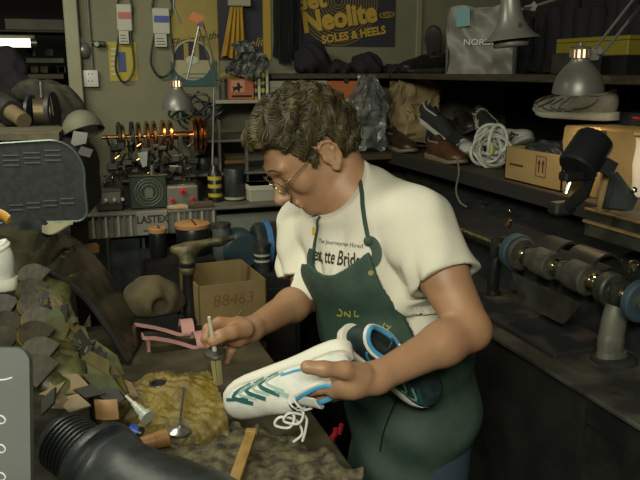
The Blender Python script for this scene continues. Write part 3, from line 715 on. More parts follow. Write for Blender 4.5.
# ------------------------------------------------------------------ sneakers
m_blackmesh = M('black_mesh', (.012, .014, .014), .8)
def sneaker(label, Mx, group=None, mats=None, name='sneaker', L=.285, side=1, laces=True, stripes=True, cat='shoe', h=.0035, narrow=1.):
    """local frame: x to the toe, y to the side, z up; Mx a 4x4; returns the root"""
    sc = L/.285; R3 = Mx.to_3x3(); T = Mx.translation
    W = lambda p: T + R3 @ (Vector(p)*sc)
    um, sm_, lin, trim, lm = mats
    def out(x): # half width along x in -.14 .. .145
        return float(np.interp(x, [-.14, -.135, -.12, -.08, -.03, .03, .08, .11, .130, .142, .145], [.0, .018, .030, .034, .033, .042, .048, .044, .032, .014, 0]))*narrow
    def rise(x): return .012*max(0, (x-.07)/.07)**2 + .004*max(0, (-x-.10)/.04)**2
    xs = [-.14, -.1385, -.134, -.125, -.11, -.08, -.05, -.02, .01, .04, .07, .095, .115, .130, .138, .143, .145]
    lo_ = [W((x, y, z)) for x, y, z in ((0, 0, 0),)]
    t = thing(name, W((0, 0, 0)), label, cat, group)
    # sole: rings across the foot
    mb = MB(); g = []
    sec = [(-.97, .003), (-1.0, .010), (-.98, .019), (-.9, .022), (.9, .022), (.98, .019), (1.0, .010), (.97, .003), (.85, 0), (-.85, 0)]
    for x in xs:
        w_ = max(out(x)+.003, .003); g.append([W((x, a*w_, z*(1 if x < .05 else max(.55, 1-(x-.05)*4.5))*(1.15 if x < -.04 else 1)+rise(x))) for a, z in sec])
    n = len(sec); vs = [p for r_ in g for p in r_]; fs = [(i*n+j, i*n+(j+1) % n, (i+1)*n+(j+1) % n, (i+1)*n+j) for i in range(len(g)-1) for j in range(n)]
    fs += [tuple(range(n)), tuple((len(g)-1)*n+k for k in range(n))]
    mb.add(vs, fs); so = part('sole', mb, sm_, t, 50)
    # upper
    V = Vol([-.15, -.06, .0], [.15, .06, .13], h, big=.02)
    V.ell((.096, 0, .026), (.048, .046*narrow, .034), None, .02); V.ell((.045, 0, .033), (.060, .042*narrow, .040), None, .02)
    V.ell((-.01, 0, .045), (.06, .033*narrow, .047), None, .025); V.ell((-.075, 0, .045), (.058, .031*narrow, .052), None, .025); V.ell((-.105, 0, .070), (.022, .022*narrow, .030), None, .02)
    V.ell((-.065, 0, .107), (.054, .0235*narrow, .040), None, .006, 's'); V.cone((-.09, 0, .075), (-.01, 0, .07), .016, .016, .008, 's')
    X, Y, Z = V.view(V.lo, V.lo+V.h*V.n)[1]; V.F = np.maximum(V.F, .016+.012*np.clip((X-.07)/.07, 0, 2)**2*.7-Z).astype(np.float32)
    m = V.mb(); v, q = m.np; m.loc = v.copy(); A3 = np.array(R3); m.np = ((v*sc) @ A3.T + np.array(T), q)
    up = np_part('upper', m, [um, MATS['black_mesh']], t)
    fc = m.loc[q].mean(1); cv = ((fc[:, 0]+.065)/.057)**2+(fc[:, 1]/(.0262*narrow))**2+((fc[:, 2]-.107)/.044)**2 < 1
    cv |= (np.abs(fc[:, 1]) < .015*narrow) & (fc[:, 2] < .094) & (fc[:, 2] > .058) & (fc[:, 0] < -.004) & (fc[:, 0] > -.10)
    up.data.polygons.foreach_set('material_index', cv.astype(np.int32)); ub = np_bvh(m)
    # collar lining, tongue, laces, stripes
    ring = [(-.065+.050*math.cos(a), .0265*narrow*math.sin(a), .083+.016*(-math.cos(a))**3*(1 if math.cos(a) < 0 else .4)) for a in [2*PI*k/24 for k in range(24)]]
    part('collar_lining', MB().tube([W(p) for p in ring], .0055*sc, 8, closed=True), lin, t); part('collar_rim', MB().tube([W((-.065+(p[0]+.065)*1.10, p[1]*1.16, p[2]-.004)) for p in ring], .0050*sc, 8, closed=True), sm_, t)
    tg = MB().sheet(5, 6, lambda u, v_: W((-.005-.055*v_, (u-.5)*.036, .075+.035*v_-.010*abs(u-.5)**2*4)), .004*sc); part('tongue', tg, um, t)
    if laces:
        mb = MB()
        for k in range(5):
            x = .035-.014*k; z = .068+.006*k; mb.tube([W((x, -.020, z-.006)), W((x-.003, -.008, z+.003)), W((x-.003, .008, z+.003)), W((x-.012, .020, z-.003))], .0022*sc, 6)
        part('laces', mb, lm, t)
    if stripes:
        for ysd in (1, -1):
            def st(P, w_, mt, nm='stripe'):
                pts = []
                for x, z in P:
                    hh, nn, _, _ = ub.ray_cast(W((x, ysd*.09, z)), (R3 @ Vector((0, -ysd, 0))).normalized())
                    if hh is not None: pts.append(hh)
                if len(pts) > 1:
                    mb = MB(); ribbon(mb, catmull(pts, 4), ub, w_*sc, off=.0008, thick=.0008); part(nm, mb, mt, t)
            for k, x0 in enumerate((.080, .050, .020)):
                st([(x0-.020, .026), (x0+.020, .036), (x0-.016, .060+.004*k)], .0075, trim[0])
                st([(x0-.030, .027), (x0+.006, .036), (x0-.026, .056+.004*k)], .005, trim[2])
            st([(.118, .033), (.098, .042), (.070, .050)], .006, trim[0]); st([(-.005, .032), (-.04, .036), (-.07, .05), (-.085, .066)], .005, trim[1]); st([(-.055, .075), (-.09, .085), (-.12, .095)], .007, trim[1])
            st([(.01, .055), (.0, .066), (-.012, .075)], .008, trim[2])
    if laces == 2:
        rn = random.Random(3)
        for s_ in (0, 1):
            base = W((.02-.02*s_, .006, .078)); 
            pts = [base, base-Zz*.008+Rr*.02-Fv*.01, base-Zz*.03+Rr*.012-Fv*.012, base-Zz*.026-Rr*.014-Fv*.01, base-Zz*.010-Rr*.004-Fv*.012, base-Zz*.020+Rr*.024, base-Zz*.045+Rr*(.034-.01*s_), base-Zz*(.062+.006*s_)+Rr*.018]
            part('loose_lace', MB().tube(catmull(pts, 6), .0024, 6), lm, t)
    return t
m_wshoe = M('white_mesh_fabric', (.66, .67, .62), .6, col2=(.58, .60, .56), scale=40, bump=.2, bscale=200)
m_sole = M('white_foam_sole', (.70, .69, .60), .6); m_blueline = M('sky_blue_lining', (.06, .30, .52), .7); m_teal = M('dark_teal_stripe', (.015, .09, .09), .5); m_silv = M('silver_green_mesh', (.30, .42, .37), .4)
m_lace = M('white_lace', (.72, .72, .68), .8); m_blackmesh = M('black_mesh', (.015, .018, .018), .8)
def basis(toe, up, pos, flip=1):
    x = Vector(toe).normalized(); z = Vector(up); z = (z-x*z.dot(x)).normalized(); y = z.cross(x)
    return Matrix.Translation(pos) @ Matrix((x, y, z)).transposed().to_4x4()
H1 = at(342, 346, 1.29); T1_ = at(236, 395, 1.37); d1 = (T1_-H1)
up1 = (-Uv*.60+Rr*.30-Fv*.78)
S1 = sneaker('white running shoe with teal chevrons held upside down under the brush', basis(d1, up1, H1.lerp(T1_, .5)+Vector((0,0,.004))), 'running shoes in his hand', (m_wshoe, m_sole, m_blueline, (m_teal, m_blueline, m_silv), m_lace), laces=2, L=.278, narrow=.86)
H2 = at(347, 341, 1.37); T2 = at(425, 395, 1.42)
S2 = sneaker('dark teal running shoe with white sole and blue-lined opening, tucked behind his left forearm', basis(T2-H2, -Fv*.85+Uv*.40+Rr*.25, H2.lerp(T2, .5)+Fv*.035), 'running shoes in his hand', (M('dark_teal_mesh', (.018, .045, .045), .7, col2=(.012, .022, .022), scale=60), m_sole, m_blueline, (m_teal, m_blueline, m_silv), m_lace), laces=True, L=.250)
# brush in the right hand
b0 = at(209, 317, 1.36); b1 = at(215, 352, 1.395); b2 = at(218, 380, 1.42)
t = thing('glue_brush', b2, 'glue brush with pale handle gripped in his right fist', 'brush')
part('handle', MB().tube([b0, b0.lerp(b1, .5), b1], [.0032, .0040, .0045], 10), M('pale_handle', (.55, .52, .40), .5), t)
ax = (b1-b0).normalized()
part('ferrule', MB().lathe([(.006, 0), (.020, .002), (.022, .006), (.014, .010), (.010, .014)], b1-ax*.004, ax, 20), m_dsteel, t)
mb = MB(); rn = random.Random(2)
for k in range(70):
    a = rn.uniform(0, 6.28); r_ = .010*math.sqrt(rn.random()); ex, ey, _ = frame(ax); s_ = b1+ax*.008+ex*math.cos(a)*r_+ey*math.sin(a)*r_; mb.tube([s_, s_.lerp(b2+(s_-b1)*.9, .5), b2+(s_-b1)*.9], [.0013, .0012, .0008], 4)
part('bristles', mb, M('glue_bristle', (.32, .28, .13), .5), t)
# pink heeled sandals
m_pink = M('pink_leather', (.50, .26, .24), .4); m_insole = M('black_insole', (.012, .012, .012), .5)
def sandal(hx, hy, tx, ty, label):
    a = onz(hx, hy, BZ); b = onz(tx, ty, BZ); dr = (b-a); L = dr.length; dr.normalize(); sd = Zz.cross(dr)
    P = lambda x, y, z: a + dr*(x*L) + sd*y + Zz*z
    t = thing('sandal', a.lerp(b, .5), label, 'sandal', 'pink heeled sandals on the bench')
    hz = lambda x: float(np.interp(x, [-.04, .1, .3, .6, .75, 1.02], [.052, .050, .036, .008, .004, .007])); hw = lambda x: float(np.interp(x, [-.05, 0, .15, .45, .75, .95, 1.03], [.010, .022, .024, .022, .036, .026, .006]))
    part('sole', MB().sheet(24, 7, lambda u, v: P(-.04+1.06*u, hw(-.04+1.06*u)*(2*v-1), hz(-.04+1.06*u)), .010), m_pink, t)
    part('insole', MB().sheet(24, 7, lambda u, v: P(-.02+1.0*u, .86*hw(-.02+1.0*u)*(2*v-1), hz(-.02+1.0*u)+.0018), .0015), m_insole, t)
    part('heel', MB().lathe([(.0055, 0), (.005, .012), (.0075, .035), (.016, .047)], P(.04, 0, .0), (dr*-.02+Zz).normalized(), 12), m_pink, t)
    part('strap', MB().sheet(6, 12, lambda u, v: P(.62+.16*u, .038*math.cos(PI*v), .006+.030*math.sin(PI*v)), .0015), m_pink, t)
    0 and part('ankle_strap', MB().tube(catmull([P(.05, .021, .05), P(.02, .02, .062), P(-.03, 0, .068), P(.02, -.02, .062), P(.05, -.021, .05)], 5), .0022, 6), m_pink, t)
sandal(130, 338, 210, 329, 'pink heeled sandal with black insole, farther one of the pair on the bench')
sandal(146, 352, 222, 341, 'pink heeled sandal with black insole, nearer the camera on the bench')
# bin of lasts and scraps at the left
m_bin = M('bin_wood', (.03, .022, .012), .85)
t = thing('scrap_bin', (-.60, 1.35, BZ), 'dark wooden bin on the bench heaped with shoe lasts and scraps', 'bin')
bxr = onz(92, 440, BZ+.06).x
part('base', MB().span((-1.05, .80, BZ+.001), (bxr, 1.78, BZ+.06)), m_bin, t)
part('fill', MB().sheet(24, 24, lambda u, v: Vector((-1.05+(bxr-.01+1.05)*u, .82+.94*v, BZ+.05+(.17*(1-u)**.8)*(.35+.65*v)*(1 if u < .98 else .3) + .01*mnoise.noise(Vector((u*9, v*9, 0))))), .02), M('dark_scrap', (.028, .026, .012), .9, col2=(.010, .009, .006), scale=30, bump=.6), t)
m_last = M('last_brown', (.040, .034, .012), .55, col2=(.022, .018, .010), scale=22, bump=.5, contrast=(.4, .6))
m_green = M('olive_plastic', (.075, .080, .018), .5, col2=(.030, .030, .006), scale=16, bump=.4, contrast=(.42, .58)); m_edge = M('ochre_edge', (.16, .11, .02), .6)
def last(c, roll, tilt, s, label, grp='shoe lasts heaped in the bin'):
    """wooden last lying with its heel end up: rounded heel block, tapering fore part"""
    x = (Rr*.88-Uv*(.42+tilt)+Fv*.12*roll).normalized(); z = (-Fv*.72+Uv*.62+Rr*.25); z = (z-x*z.dot(x)).normalized(); R = Matrix((x, z.cross(x), z)).transposed(); t = thing('shoe_last', c, label, 'shoe last', grp)
    P = lambda x, y, z: Vector(c) + R @ Vector((x*s, y*s, z*s))
    g = []; X = [-.045, -.042, -.03, 0, .03, .06, .08, .093, .10]; Wd = [.006, .018, .028, .031, .026, .036, .034, .020, .004]; Ht = [.012, .028, .036, .040, .036, .026, .018, .012, .004]
    mb = MB(); n = 14
    for x, w_, h_ in zip(X, Wd, Ht): g += [P(x, w_*math.cos(2*PI*k/n), h_*.5*math.sin(2*PI*k/n)) for k in range(n)]
    fs = [(i*n+k, i*n+(k+1) % n, (i+1)*n+(k+1) % n, (i+1)*n+k) for i in range(len(X)-1) for k in range(n)]+[tuple(range(n)), tuple((len(X)-1)*n+k for k in range(n))]
    mb.add(g, fs); part('body', mb, m_green, t, 60)
    out = [(.036*math.cos(a)-.006, .034*math.sin(a)) for a in [PI*.5+PI*k/12 for k in range(13)]]+[(.02, -.034), (.02, .034)]
    part('heel_plate', MB().prism(out, P(0, 0, .019), R @ Vector((s, 0, 0)), R @ Vector((0, s, 0)), R @ Vector((0, 0, 1)), .006), m_last, t)
    part('plate_edge', MB().tube([P(a*1.02, b*1.02, .019) for a, b in out[:13]], .0016, 5), m_edge, t)
    return t
rn = random.Random(11)
for i, (x, y, d_) in enumerate([(36, 281, 1.62), (34, 296, 1.56), (36, 311, 1.50), (41, 326, 1.44), (37, 341, 1.38), (43, 358, 1.32), (40, 376, 1.27)]):
    nm = ['topmost', 'second', 'third', 'fourth', 'fifth', 'sixth', 'lowest'][i]
    last(at(x, y, d_), rn.uniform(-1, 1), rn.uniform(-.1, .12), .86, 'dark rounded shoe last, %s in the leaning row beside the leather' % nm)
for i, (x, y, d_) in enumerate([(5, 312, 1.54), (8, 330, 1.46), (4, 346, 1.40)]):
    last(at(x, y, d_), rn.uniform(-1, 1), rn.uniform(-.1, .15), .86, 'grimy shoe last at left edge, %s of three' % ['upper', 'middle', 'lower'][i])
m_scr = [M('scrap_green', (.085, .100, .042), .6, col2=(.050, .048, .010), scale=20), M('scrap_ochre', (.12, .085, .018), .6, col2=(.05, .045, .012), scale=20), M('scrap_dark', (.022, .022, .018), .6), M('scrap_tan', (.20, .15, .08), .6, col2=(.12, .09, .04), scale=15)]
sc_ = [(51, 298, 1.62, 0, .05, -50), (58, 311, 1.60, 0, .06, -52), (65, 325, 1.58, 1, .05, -50), (62, 330, 1.52, 0, .06, -70), (74, 336, 1.60, 0, .065, -45), (68, 350, 1.50, 2, .05, -10), (82, 358, 1.52, 0, .06, -50), (92, 356, 1.58, 0, .06, -48),
       (66, 360, 1.44, 1, .05, -60), (82, 370, 1.42, 0, .05, -30), (96, 368, 1.46, 1, .05, -60), (108, 362, 1.54, 0, .055, -50), (72, 385, 1.36, 3, .055, -35), (88, 392, 1.34, 2, .032, -20), (104, 384, 1.42, 0, .05, -45), (116, 378, 1.48, 1, .045, -55),
       (60, 400, 1.28, 3, .045, -40), (74, 404, 1.28, 3, .035, -20), (112, 396, 1.38, 2, .03, -30), (124, 388, 1.46, 3, .035, -50), (54, 392, 1.26, 1, .03, 30), (50, 402, 1.22, 2, .03, 60), (62, 318, 1.56, 1, .04, -80), (84, 346, 1.56, 2, .04, 10)]
cols = ['green', 'ochre', 'black', 'tan']
for i, (x, y, d_, c, s_, a) in enumerate(sc_):
    o = at(x, y, d_-.09); ar = math.radians(a); u_ = Rr*math.cos(ar)+Uv*math.sin(ar)*.9+Fv*(.3*math.sin(i)); v_ = (Rr*-math.sin(ar)+Uv*math.cos(ar)*.7+Fv*.7).normalized(); w_ = u_.normalized().cross(v_).normalized()
    ns = rn.choice([3, 4, 4, 5]); pts = [(s_*(.9 if abs(math.cos(q)) > .5 else .35)*math.cos(q)*rn.uniform(.7, 1.1), s_*.55*math.sin(q)*rn.uniform(.7, 1.1)) for q in [2*PI*k/ns+.4 for k in range(ns)]]
    mb = MB().prism(pts, o, u_.normalized(), v_, w_, .004)
    single('sole_offcut', mb, m_scr[c], '%s shoe-sole offcut in the scrap heap below the draped leather' % ['greenish', 'ochre', 'black', 'tan'][c], 'offcut', '%s offcuts in the scrap heap' % ['greenish', 'ochre', 'black', 'tan'][c], smooth=0)
# thin slivers over the heap
for i in range(46):
    v = rn.random(); x = 46+62*v+rn.uniform(-12, 16); y = 292+98*v+rn.uniform(-4, 12); d_ = 1.52-.10*v-.06
    if x < 40: continue
    ar = math.radians(rn.choice([-50, -60, 35, -100, 80])+rn.uniform(-15, 15)); L = rn.uniform(.010, .026); u_ = (Rr*math.cos(ar)+Uv*math.sin(ar)).normalized(); w_ = rn.uniform(.0025, .009)
    c = rn.choice([0, 1, 1, 2, 2, 3]); o = at(x, y, d_); v_ = (Fv.cross(u_)+Fv*.3).normalized()
    single('sliver', MB().prism([(-L, -w_), (L, -w_*.6), (L*.8, w_), (-L*.9, w_*.8)], o, u_, v_, u_.cross(v_).normalized(), .003), m_scr[c], '%s sliver of sole leather scattered over the scrap heap' % cols[c], 'sliver', '%s slivers over the scrap heap' % cols[c], smooth=0)
# draped leather
m_leather = M('black_leather_hide', (.020, .019, .011), .27, col2=(.038, .035, .019), scale=9, bump=.35, bscale=45, coat=.4)
U_ = catmull([at(-12, 232, 1.82), at(18, 222, 1.86), at(55, 231, 1.95), at(80, 243, 2.05), (at(105, 270, 2.12)), at(128, 300, 2.14), onz(146, 330, BZ+.008)], 8)
L_ = catmull([at(-12, 285, 1.60), at(16, 280, 1.63), at(40, 273, 1.68), at(62, 281, 1.74), at(85, 299, 1.80), at(107, 329, 1.84), onz(128, 362, BZ+.008)], 8)
def lf(u, v):
    i = min(int(u*(len(U_)-1)), len(U_)-2); f = u*(len(U_)-1)-i; a = U_[i].lerp(U_[i+1], f); b = L_[i].lerp(L_[i+1], f); p = a.lerp(b, v)
    fold = math.exp(-((u-.42)/.15)**2)*math.sin(v*7+u*46)*.022*math.sin(PI*v) + .004*math.sin(u*13+v*5)*(1-u)
    return p + Zz*(.012*mnoise.noise(Vector((u*9, v*4, 1)))*math.sin(PI*v)+.030*math.sin(PI*v)*(1-u*.9)+fold)
mb = MB().sheet(48, 22, lf, .004); hide = single('leather_hide', mb, m_leather, 'large dark glossy leather hide draped from the left edge down to the bench', 'leather hide')
part('rolled_edge', MB().tube([p+Zz*.003 for p in L_], .0075, 10), M('glossy_highlit_edge', (.05, .055, .055), .22), hide)  # highlight painted into the rolled edge as a lighter blue-grey
# support under the hide
mb = MB().span((-1.1, 1.80, BZ+.001), (onz(60, 260, 1.1).x-.06, 1.92, 1.10)); single('black_toolbox', mb, m_blk2, 'low black box hidden under the draped leather hide', 'box')
# bright sneaker at left edge
p = at(-60, 268, 1.30)
q_ = p-Uv*.045; single('plinth_box', MB().box((q_.x, q_.y, (q_.z-.004+BZ+.08)/2), (.13, .10, q_.z-.006-BZ-.08), rz=YAW, bev=.004), m_bin, 'dark box beyond the left edge carrying the white navy-striped sneaker', 'box')
sneaker('white sneaker with navy stripes cut off by the left edge of the picture', basis(-Rr*.8-Fv*.6, Uv+Rr*.15, p-Uv*.045), None, (m_wshoe, m_sole, m_wshoe, (M('navy', (.02, .03, .10), .5), m_silv, MATS['navy']), m_lace), L=.27)
# ================================================================== back left: wall, posters, machine bench
def pr(x0, y0, x1, y1, Y, dep):
    a = ony(x0, (y0+y1)/2, Y); b = ony(x1, (y0+y1)/2, Y); xm = (x0+x1)/2
    return Vector((a.x, Y, ony(xm, y1, Y).z)), Vector((b.x, Y+dep, ony(xm, y0, Y).z))
def bxs(name, rect, Y, dep, mat, label=None, cat=None, group=None, bev=.003, kind=None):
    lo, hi = pr(*rect, Y, dep); return single(name, MB().span(lo, hi, bev), mat, label, cat, group, kind)
def pbx(name, rect, Y, dep, mat, parent, bev=.002):
    lo, hi = pr(*rect, Y, dep); return part(name, MB().span(lo, hi, bev), mat, parent)
W = YB-.001
m_steelp = M('grey_paint', (.13, .13, .11), .5, col2=(.09, .09, .075), scale=12); m_gry = M('dark_grey_paint', (.035, .037, .030), .5, col2=(.02, .021, .018), scale=20)
m_ygrn = M('yellow_card', (.34, .27, .02), .6); m_brass = M('copper_wheel', (.60, .30, .10), .25, 1.); m_wht = M('white_card', (.42, .42, .35), .7); m_blue = M('dark_blue_card', (.04, .06, .16), .6)
m_red = M('red_box_card', (.34, .10, .045), .6, col2=(.28, .08, .035), scale=10); m_blkbelt = M('belt_rubber', (.012, .018, .012), .5); m_cream = M('cream_paint', (.28, .27, .18), .6)
X = ony
# post at the opening, conduits
lo, hi = pr(66, 0, 80, 90, YB-.06, .06); struct('trim_1', MB().span((lo.x, lo.y, 0), (hi.x, hi.y, 2.7), .004), m_trim)
lo, hi = pr(54, -60, 66, 400, YB, .1)
for px in (82.5, 93.0):
    a = X(px, 78, YB-.012); mb = MB().cyl((a.x, YB-.012, a.z), (a.x, YB-.012, 2.69), .006, n=10); single('conduit', mb, m_steelp, 'thin grey conduit running up the wall %s' % ('beside the post' if px < 90 else 'above the white outlet'), 'conduit')
t = thing('bell', X(82, 58, W), 'round grey bell with dark backing on the wall above the outlet', 'bell'); c = X(83, 50, YB-.03); c2 = X(77, 45, YB-.004)
part('backing', MB().cyl(c2+Vector((0, .003, 0)), c2-Vector((0, .022, 0)), .034, n=24), m_blk, t); part('dome', MB().lathe([(.034, 0), (.034, .010), (.026, .022), (.010, .030), (.001, .031)], c+Vector((0, .02, 0)), (0, -1, 0), 24), M('bell_metal', (.20, .20, .18), .35, .5), t)
t = thing('valve', X(100, 44, W), 'small dark valve handle on the thin conduit beside the bell', 'valve')
part('valve_body', MB().cyl(X(92, 43, YB-.012), X(105, 44, YB-.03), .009, .011, 12), m_blk, t); part('valve_cap', MB().cyl(X(96.5, 44, YB-.05), X(96.5, 44, YB-.02), .010, n=12), m_cream, t)
t = thing('outlet', X(90, 87, W), 'white wall outlet box at the end of the thin conduits', 'outlet')
lo, hi = pr(83, 70, 98.5, 87, YB-.03, .03); part('cover', MB().box((lo+hi)/2, hi-lo, bev=.006, seg=2), M('outlet_white', (.50, .50, .46), .4), t)
for dy in (74, 81):
    for dx in (-1.6, 1.6): a = X(90.5+dx, dy, lo.y); part('slot', MB().box(a, (.003, .002, .010)), m_blk2, t)
    a = X(90.5, dy+3.6, lo.y); part('ground_hole', MB().cyl(a-Vector((0, .001, 0)), a+Vector((0, .001, 0)), .002, n=8), m_blk2, t)
# drive belts on hooks with cards
def belt(px, top, bot, halfw, label, cardr, colr):
    t = thing('drive_belt', X(px, bot, W), label, 'belt', 'packaged belts hanging on the wall'); y = YB-.022
    P = [(px-2, top), (px-halfw*.8, top+20), (px-halfw*.55, (top+bot)/2-6), (px-halfw*.95, bot-18), (px-halfw*.55, bot-4), (px, bot), (px+halfw*.6, bot-4), (px+halfw, bot-18), (px+halfw*.6, (top+bot)/2-6), (px+halfw*.8, top+20), (px+2, top)]
    part('belt', MB().tube(catmull([X(a, b, y+.004*math.sin(k)) for k, (a, b) in enumerate(P)]+[X(*P[0], y)], 6)[:-1], .0042, 8, closed=True), m_blkbelt, t)
    lo, hi = pr(*cardr, YB-.032, .022); part('sleeve', MB().span(lo, hi, .004), m_wht, t); zz = (lo.z+hi.z)/2; 
    part('sleeve_band', MB().span((lo.x+.004, lo.y-.0012, zz-.006), (hi.x-.004, lo.y, zz+.022)), colr, t)
    lo2, hi2 = pr(cardr[0]+2, cardr[3], cardr[2]-3, cardr[3]+13, YB-.030, .016); part('tag', MB().span(lo2, hi2, .002), m_wht, t)
    for k in range(3): part('print_line', MB().span((lo2.x+.006, lo2.y-.001, lo2.z+.010+.012*k), (hi2.x-.006-.004*k, lo2.y, lo2.z+.013+.012*k)), m_gry, t)
    return t
t = thing('yellow_card', X(123, 82, W), 'yellow printed card on the wall behind the left hanging belt', 'card')
lo, hi = pr(109, 42, 137, 81, YB-.003, .002); part('card', MB().span(lo, hi), m_ygrn, t); lo, hi = pr(118, 52, 126, 72, YB-.0045, .001); part('panel', MB().span(lo, hi), m_blue, t)
for k in range(6): lo, hi = pr(111, 48+5*k, 116, 50+5*k, YB-.0045, .001); part('print_line', MB().span(lo, hi), m_wht, t)
belt(124.5, -12, 82, 9.5, 'black belt in a white sleeve with red line, hanging over the yellow card', (117, 4, 132, 31), M('pink_print', (.40, .12, .10), .6))
belt(162, -16, 77, 12, 'looped black belt in a white and blue sleeve, hanging beside the yellow poster', (153, 8, 170, 34), M('blue_print', (.06, .08, .28), .6))
# posters
def poster(name, rect, col, label, Y=YB-.006):
    t = thing(name, X((rect[0]+rect[2])/2, rect[3], Y), label, 'poster'); lo, hi = pr(*rect, Y, .004); part('board', MB().span(lo, hi), col, t); return t, lo, hi
m_pY = M('poster_yellow', (.30, .23, .055), .7, col2=(.25, .19, .045), scale=6); m_tealp = M('poster_teal', (.03, .085, .085), .7); m_navyp = M('poster_dark', (.022, .022, .030), .7); m_pgold = M('poster_gold', (.36, .23, .03), .7); m_pink2 = M('poster_cream', (.33, .30, .18), .7)
t, lo, hi = poster('poster', (171, -40, 217.5, 86), m_pY, 'yellow poster with script lettering and round emblem over a teal band')
lo2, hi2 = pr(171, 61, 217.5, 86, YB-.0075, .0012); part('teal_band', MB().span(lo2, hi2), m_tealp, t)
c = X(192, 60, YB-.0085); ring = [(.088*math.cos(a), .088*math.sin(a)) for a in [2*PI*k/48 for k in range(48)]]
part('disc', MB().prism(ring, c, (1, 0, 0), (0, 0, 1), (0, -1, 0), .001), m_pink2, t); part('upper_half', MB().prism([(.080*math.cos(a), .080*math.sin(a)) for a in [PI*k/24 for k in range(25)]], c-Vector((0, .001, 0)), (1, 0, 0), (0, 0, 1), (0, -1, 0), .001), m_navyp, t)
for dx in (-.025, .022): part('leg_print', MB().box(c+Vector((dx, -.0028, .035)), (.020, .001, .075)), m_pY, t)
part('heel_print', MB().prism([(.028*math.cos(a), .018*math.sin(a)) for a in [2*PI*k/20 for k in range(20)]], c-Vector((0, .003, 0)), (1, 0, 0), (0, 0, 1), (0, -1, 0), .001), m_wht, t)
ay = Vector((-.18, 0, 1)).normalized(); axx = Vector((1, 0, .20)).normalized()
part('lettering', text_mb('Eliminate the', .048, X(195, 39, YB-.0085), axx, (0, 0, 1), (0, -1, 0), .0005, shear=.4, wx=.9), m_navyp, t, smooth=0)
[part('print_line', MB().box(X(195, 74+4*k, YB-.0092), (.11-.03*k, .001, .006)), M('pale_print', (.08, .14, .13), .7), t) for k in range(2)]
t, lo, hi = poster('poster', (218, -40, 262, 60), m_navyp, 'dark poster with gold script behind the hanging mustard cloth')
part('lettering', text_mb('Neolite', .055, X(251, 44, YB-.0075), axx, (0, 0, 1), (0, -1, 0), .0005, shear=.4), m_pgold, t, smooth=0)
lo2, hi2 = pr(263, -40, 270.5, 60, YB-.0075, .006); part('gold_edge', MB().span(lo2, hi2), m_pgold, t)
t, lo, hi = poster('poster', (301, -70, 396, 46.5), m_navyp, 'dark poster of gold rings advertising soles and heels on the back wall')
c = X(338, 1, YB-.0075); rc = X(338, 46, YB-.0075); R0 = abs(c.z-rc.z); mb = None
clipx = lo.x+.004
m_ring = M('ring_gold', (.19, .125, .02), .7)
for k in range(14):
    r_ = R0*(.10+.068*k); pts = [c+Vector((r_*math.cos(a), 0, r_*math.sin(a))) for a in [2*PI*i/64 for i in range(64)]]
    m = MB(); vs = []
    for i in range(64):
        a, b = 2*PI*i/64, 2*PI*(i+1)/64; q = [c+Vector((rr*math.cos(t_), -.0006, rr*math.sin(t_))) for rr, t_ in ((r_-.0022, a), (r_+.0022, a), (r_+.0022, b), (r_-.0022, b))]
        if min(v.x for v in q) > clipx and max(v.z for v in q) < hi.z: o = len(m.v); m.v += q; m.f.append((o, o+1, o+2, o+3)); m.mi.append(0)
    if m.v: part('ring', m, m_ring, t, smooth=0)
ax3 = Vector((1, 0, .16)).normalized(); az3 = Vector((0, -1, 0)); ay3 = Vector((-.16, 0, 1)).normalized()
m_lett = M('poster_letter', (.42, .27, .035), .7)
def tt(nm, s_, sz, px, py, **k): part('letter_shadow', text_mb(s_, sz, X(px+.9, py+.9, YB-.0088), ax3, ay3, az3, .0003, **k), m_navyp, t, smooth=0); part(nm, text_mb(s_, sz, X(px, py, YB-.0095), ax3, ay3, az3, .001, **k), m_lett, t, smooth=0)
tt('lettering', 'Neolite', .125, 340, 18, bold=.006, wx=.98); tt('upper_lettering', 'Get', .11, 308, 1, bold=.005); tt('lower_lettering', 'SOLES & HEELS', .050, 354, 35, bold=.002, wx=1.0)
c = X(387, 15, YB-.0095); part('leaf', MB().tube([c+Vector((.038*math.cos(a), 0, .012*math.sin(a)+.004*math.cos(a))) for a in [2*PI*k/20 for k in range(20)]], .0022, 5, closed=True), m_lett, t); part('leaf_core', MB().tube([c+Vector((.020*math.cos(a), 0, .005*math.sin(a))) for a in [2*PI*k/16 for k in range(16)]], .0018, 5, closed=True), m_lett, t)
# mustard cloth, hanging black bunch
m_mus = M('mustard_cloth', (.36, .21, .02), .8, col2=(.30, .17, .015), scale=10)
def cl(u, v):
    a = X(231.5+8*u*1.0, 4, YB-.05); y0 = X(231, 4+54*v, YB-.05).z; xa = X(231+(12-0)*u-(9*v)*(1-u)+4*v*u, 4+54*v, YB-.05).x
    return Vector((xa, YB-.04+.012*math.sin(u*26+v)*(.3+v), y0+.01*math.sin(u*9)*v))
t = thing('hanging_cloth', X(234, 58, YB-.04), 'mustard yellow pleated cloth hanging from a white clip over the dark poster', 'cloth'); part('cloth', MB().sheet(50, 14, cl, .003), m_mus, t)
lo, hi = pr(229, -4, 251, 6, YB-.06, .035); part('clip', MB().span(lo, hi, .003), m_cream, t)
t = thing('lace_bundle', X(287, 60, W), 'bunch of long black laces hanging beside the ringed poster', 'laces')
rn = random.Random(4)
for k in range(26):
    x = 275+24*k/25; d_ = rn.uniform(.03, .08); part('strand', MB().tube(catmull([X(x, -30, YB-d_), X(x+rn.uniform(-1, 1), 10, YB-d_), X(x+rn.uniform(-1.5, 1.5), 40, YB-d_), X(x+rn.uniform(-2, 2), rn.uniform(56, 65), YB-d_)], 4), .0055, 5), m_blk2, t)
part('rail', MB().cyl(X(272, -31, YB-.055), X(302, -31, YB-.055), .006), m_dsteel, t)
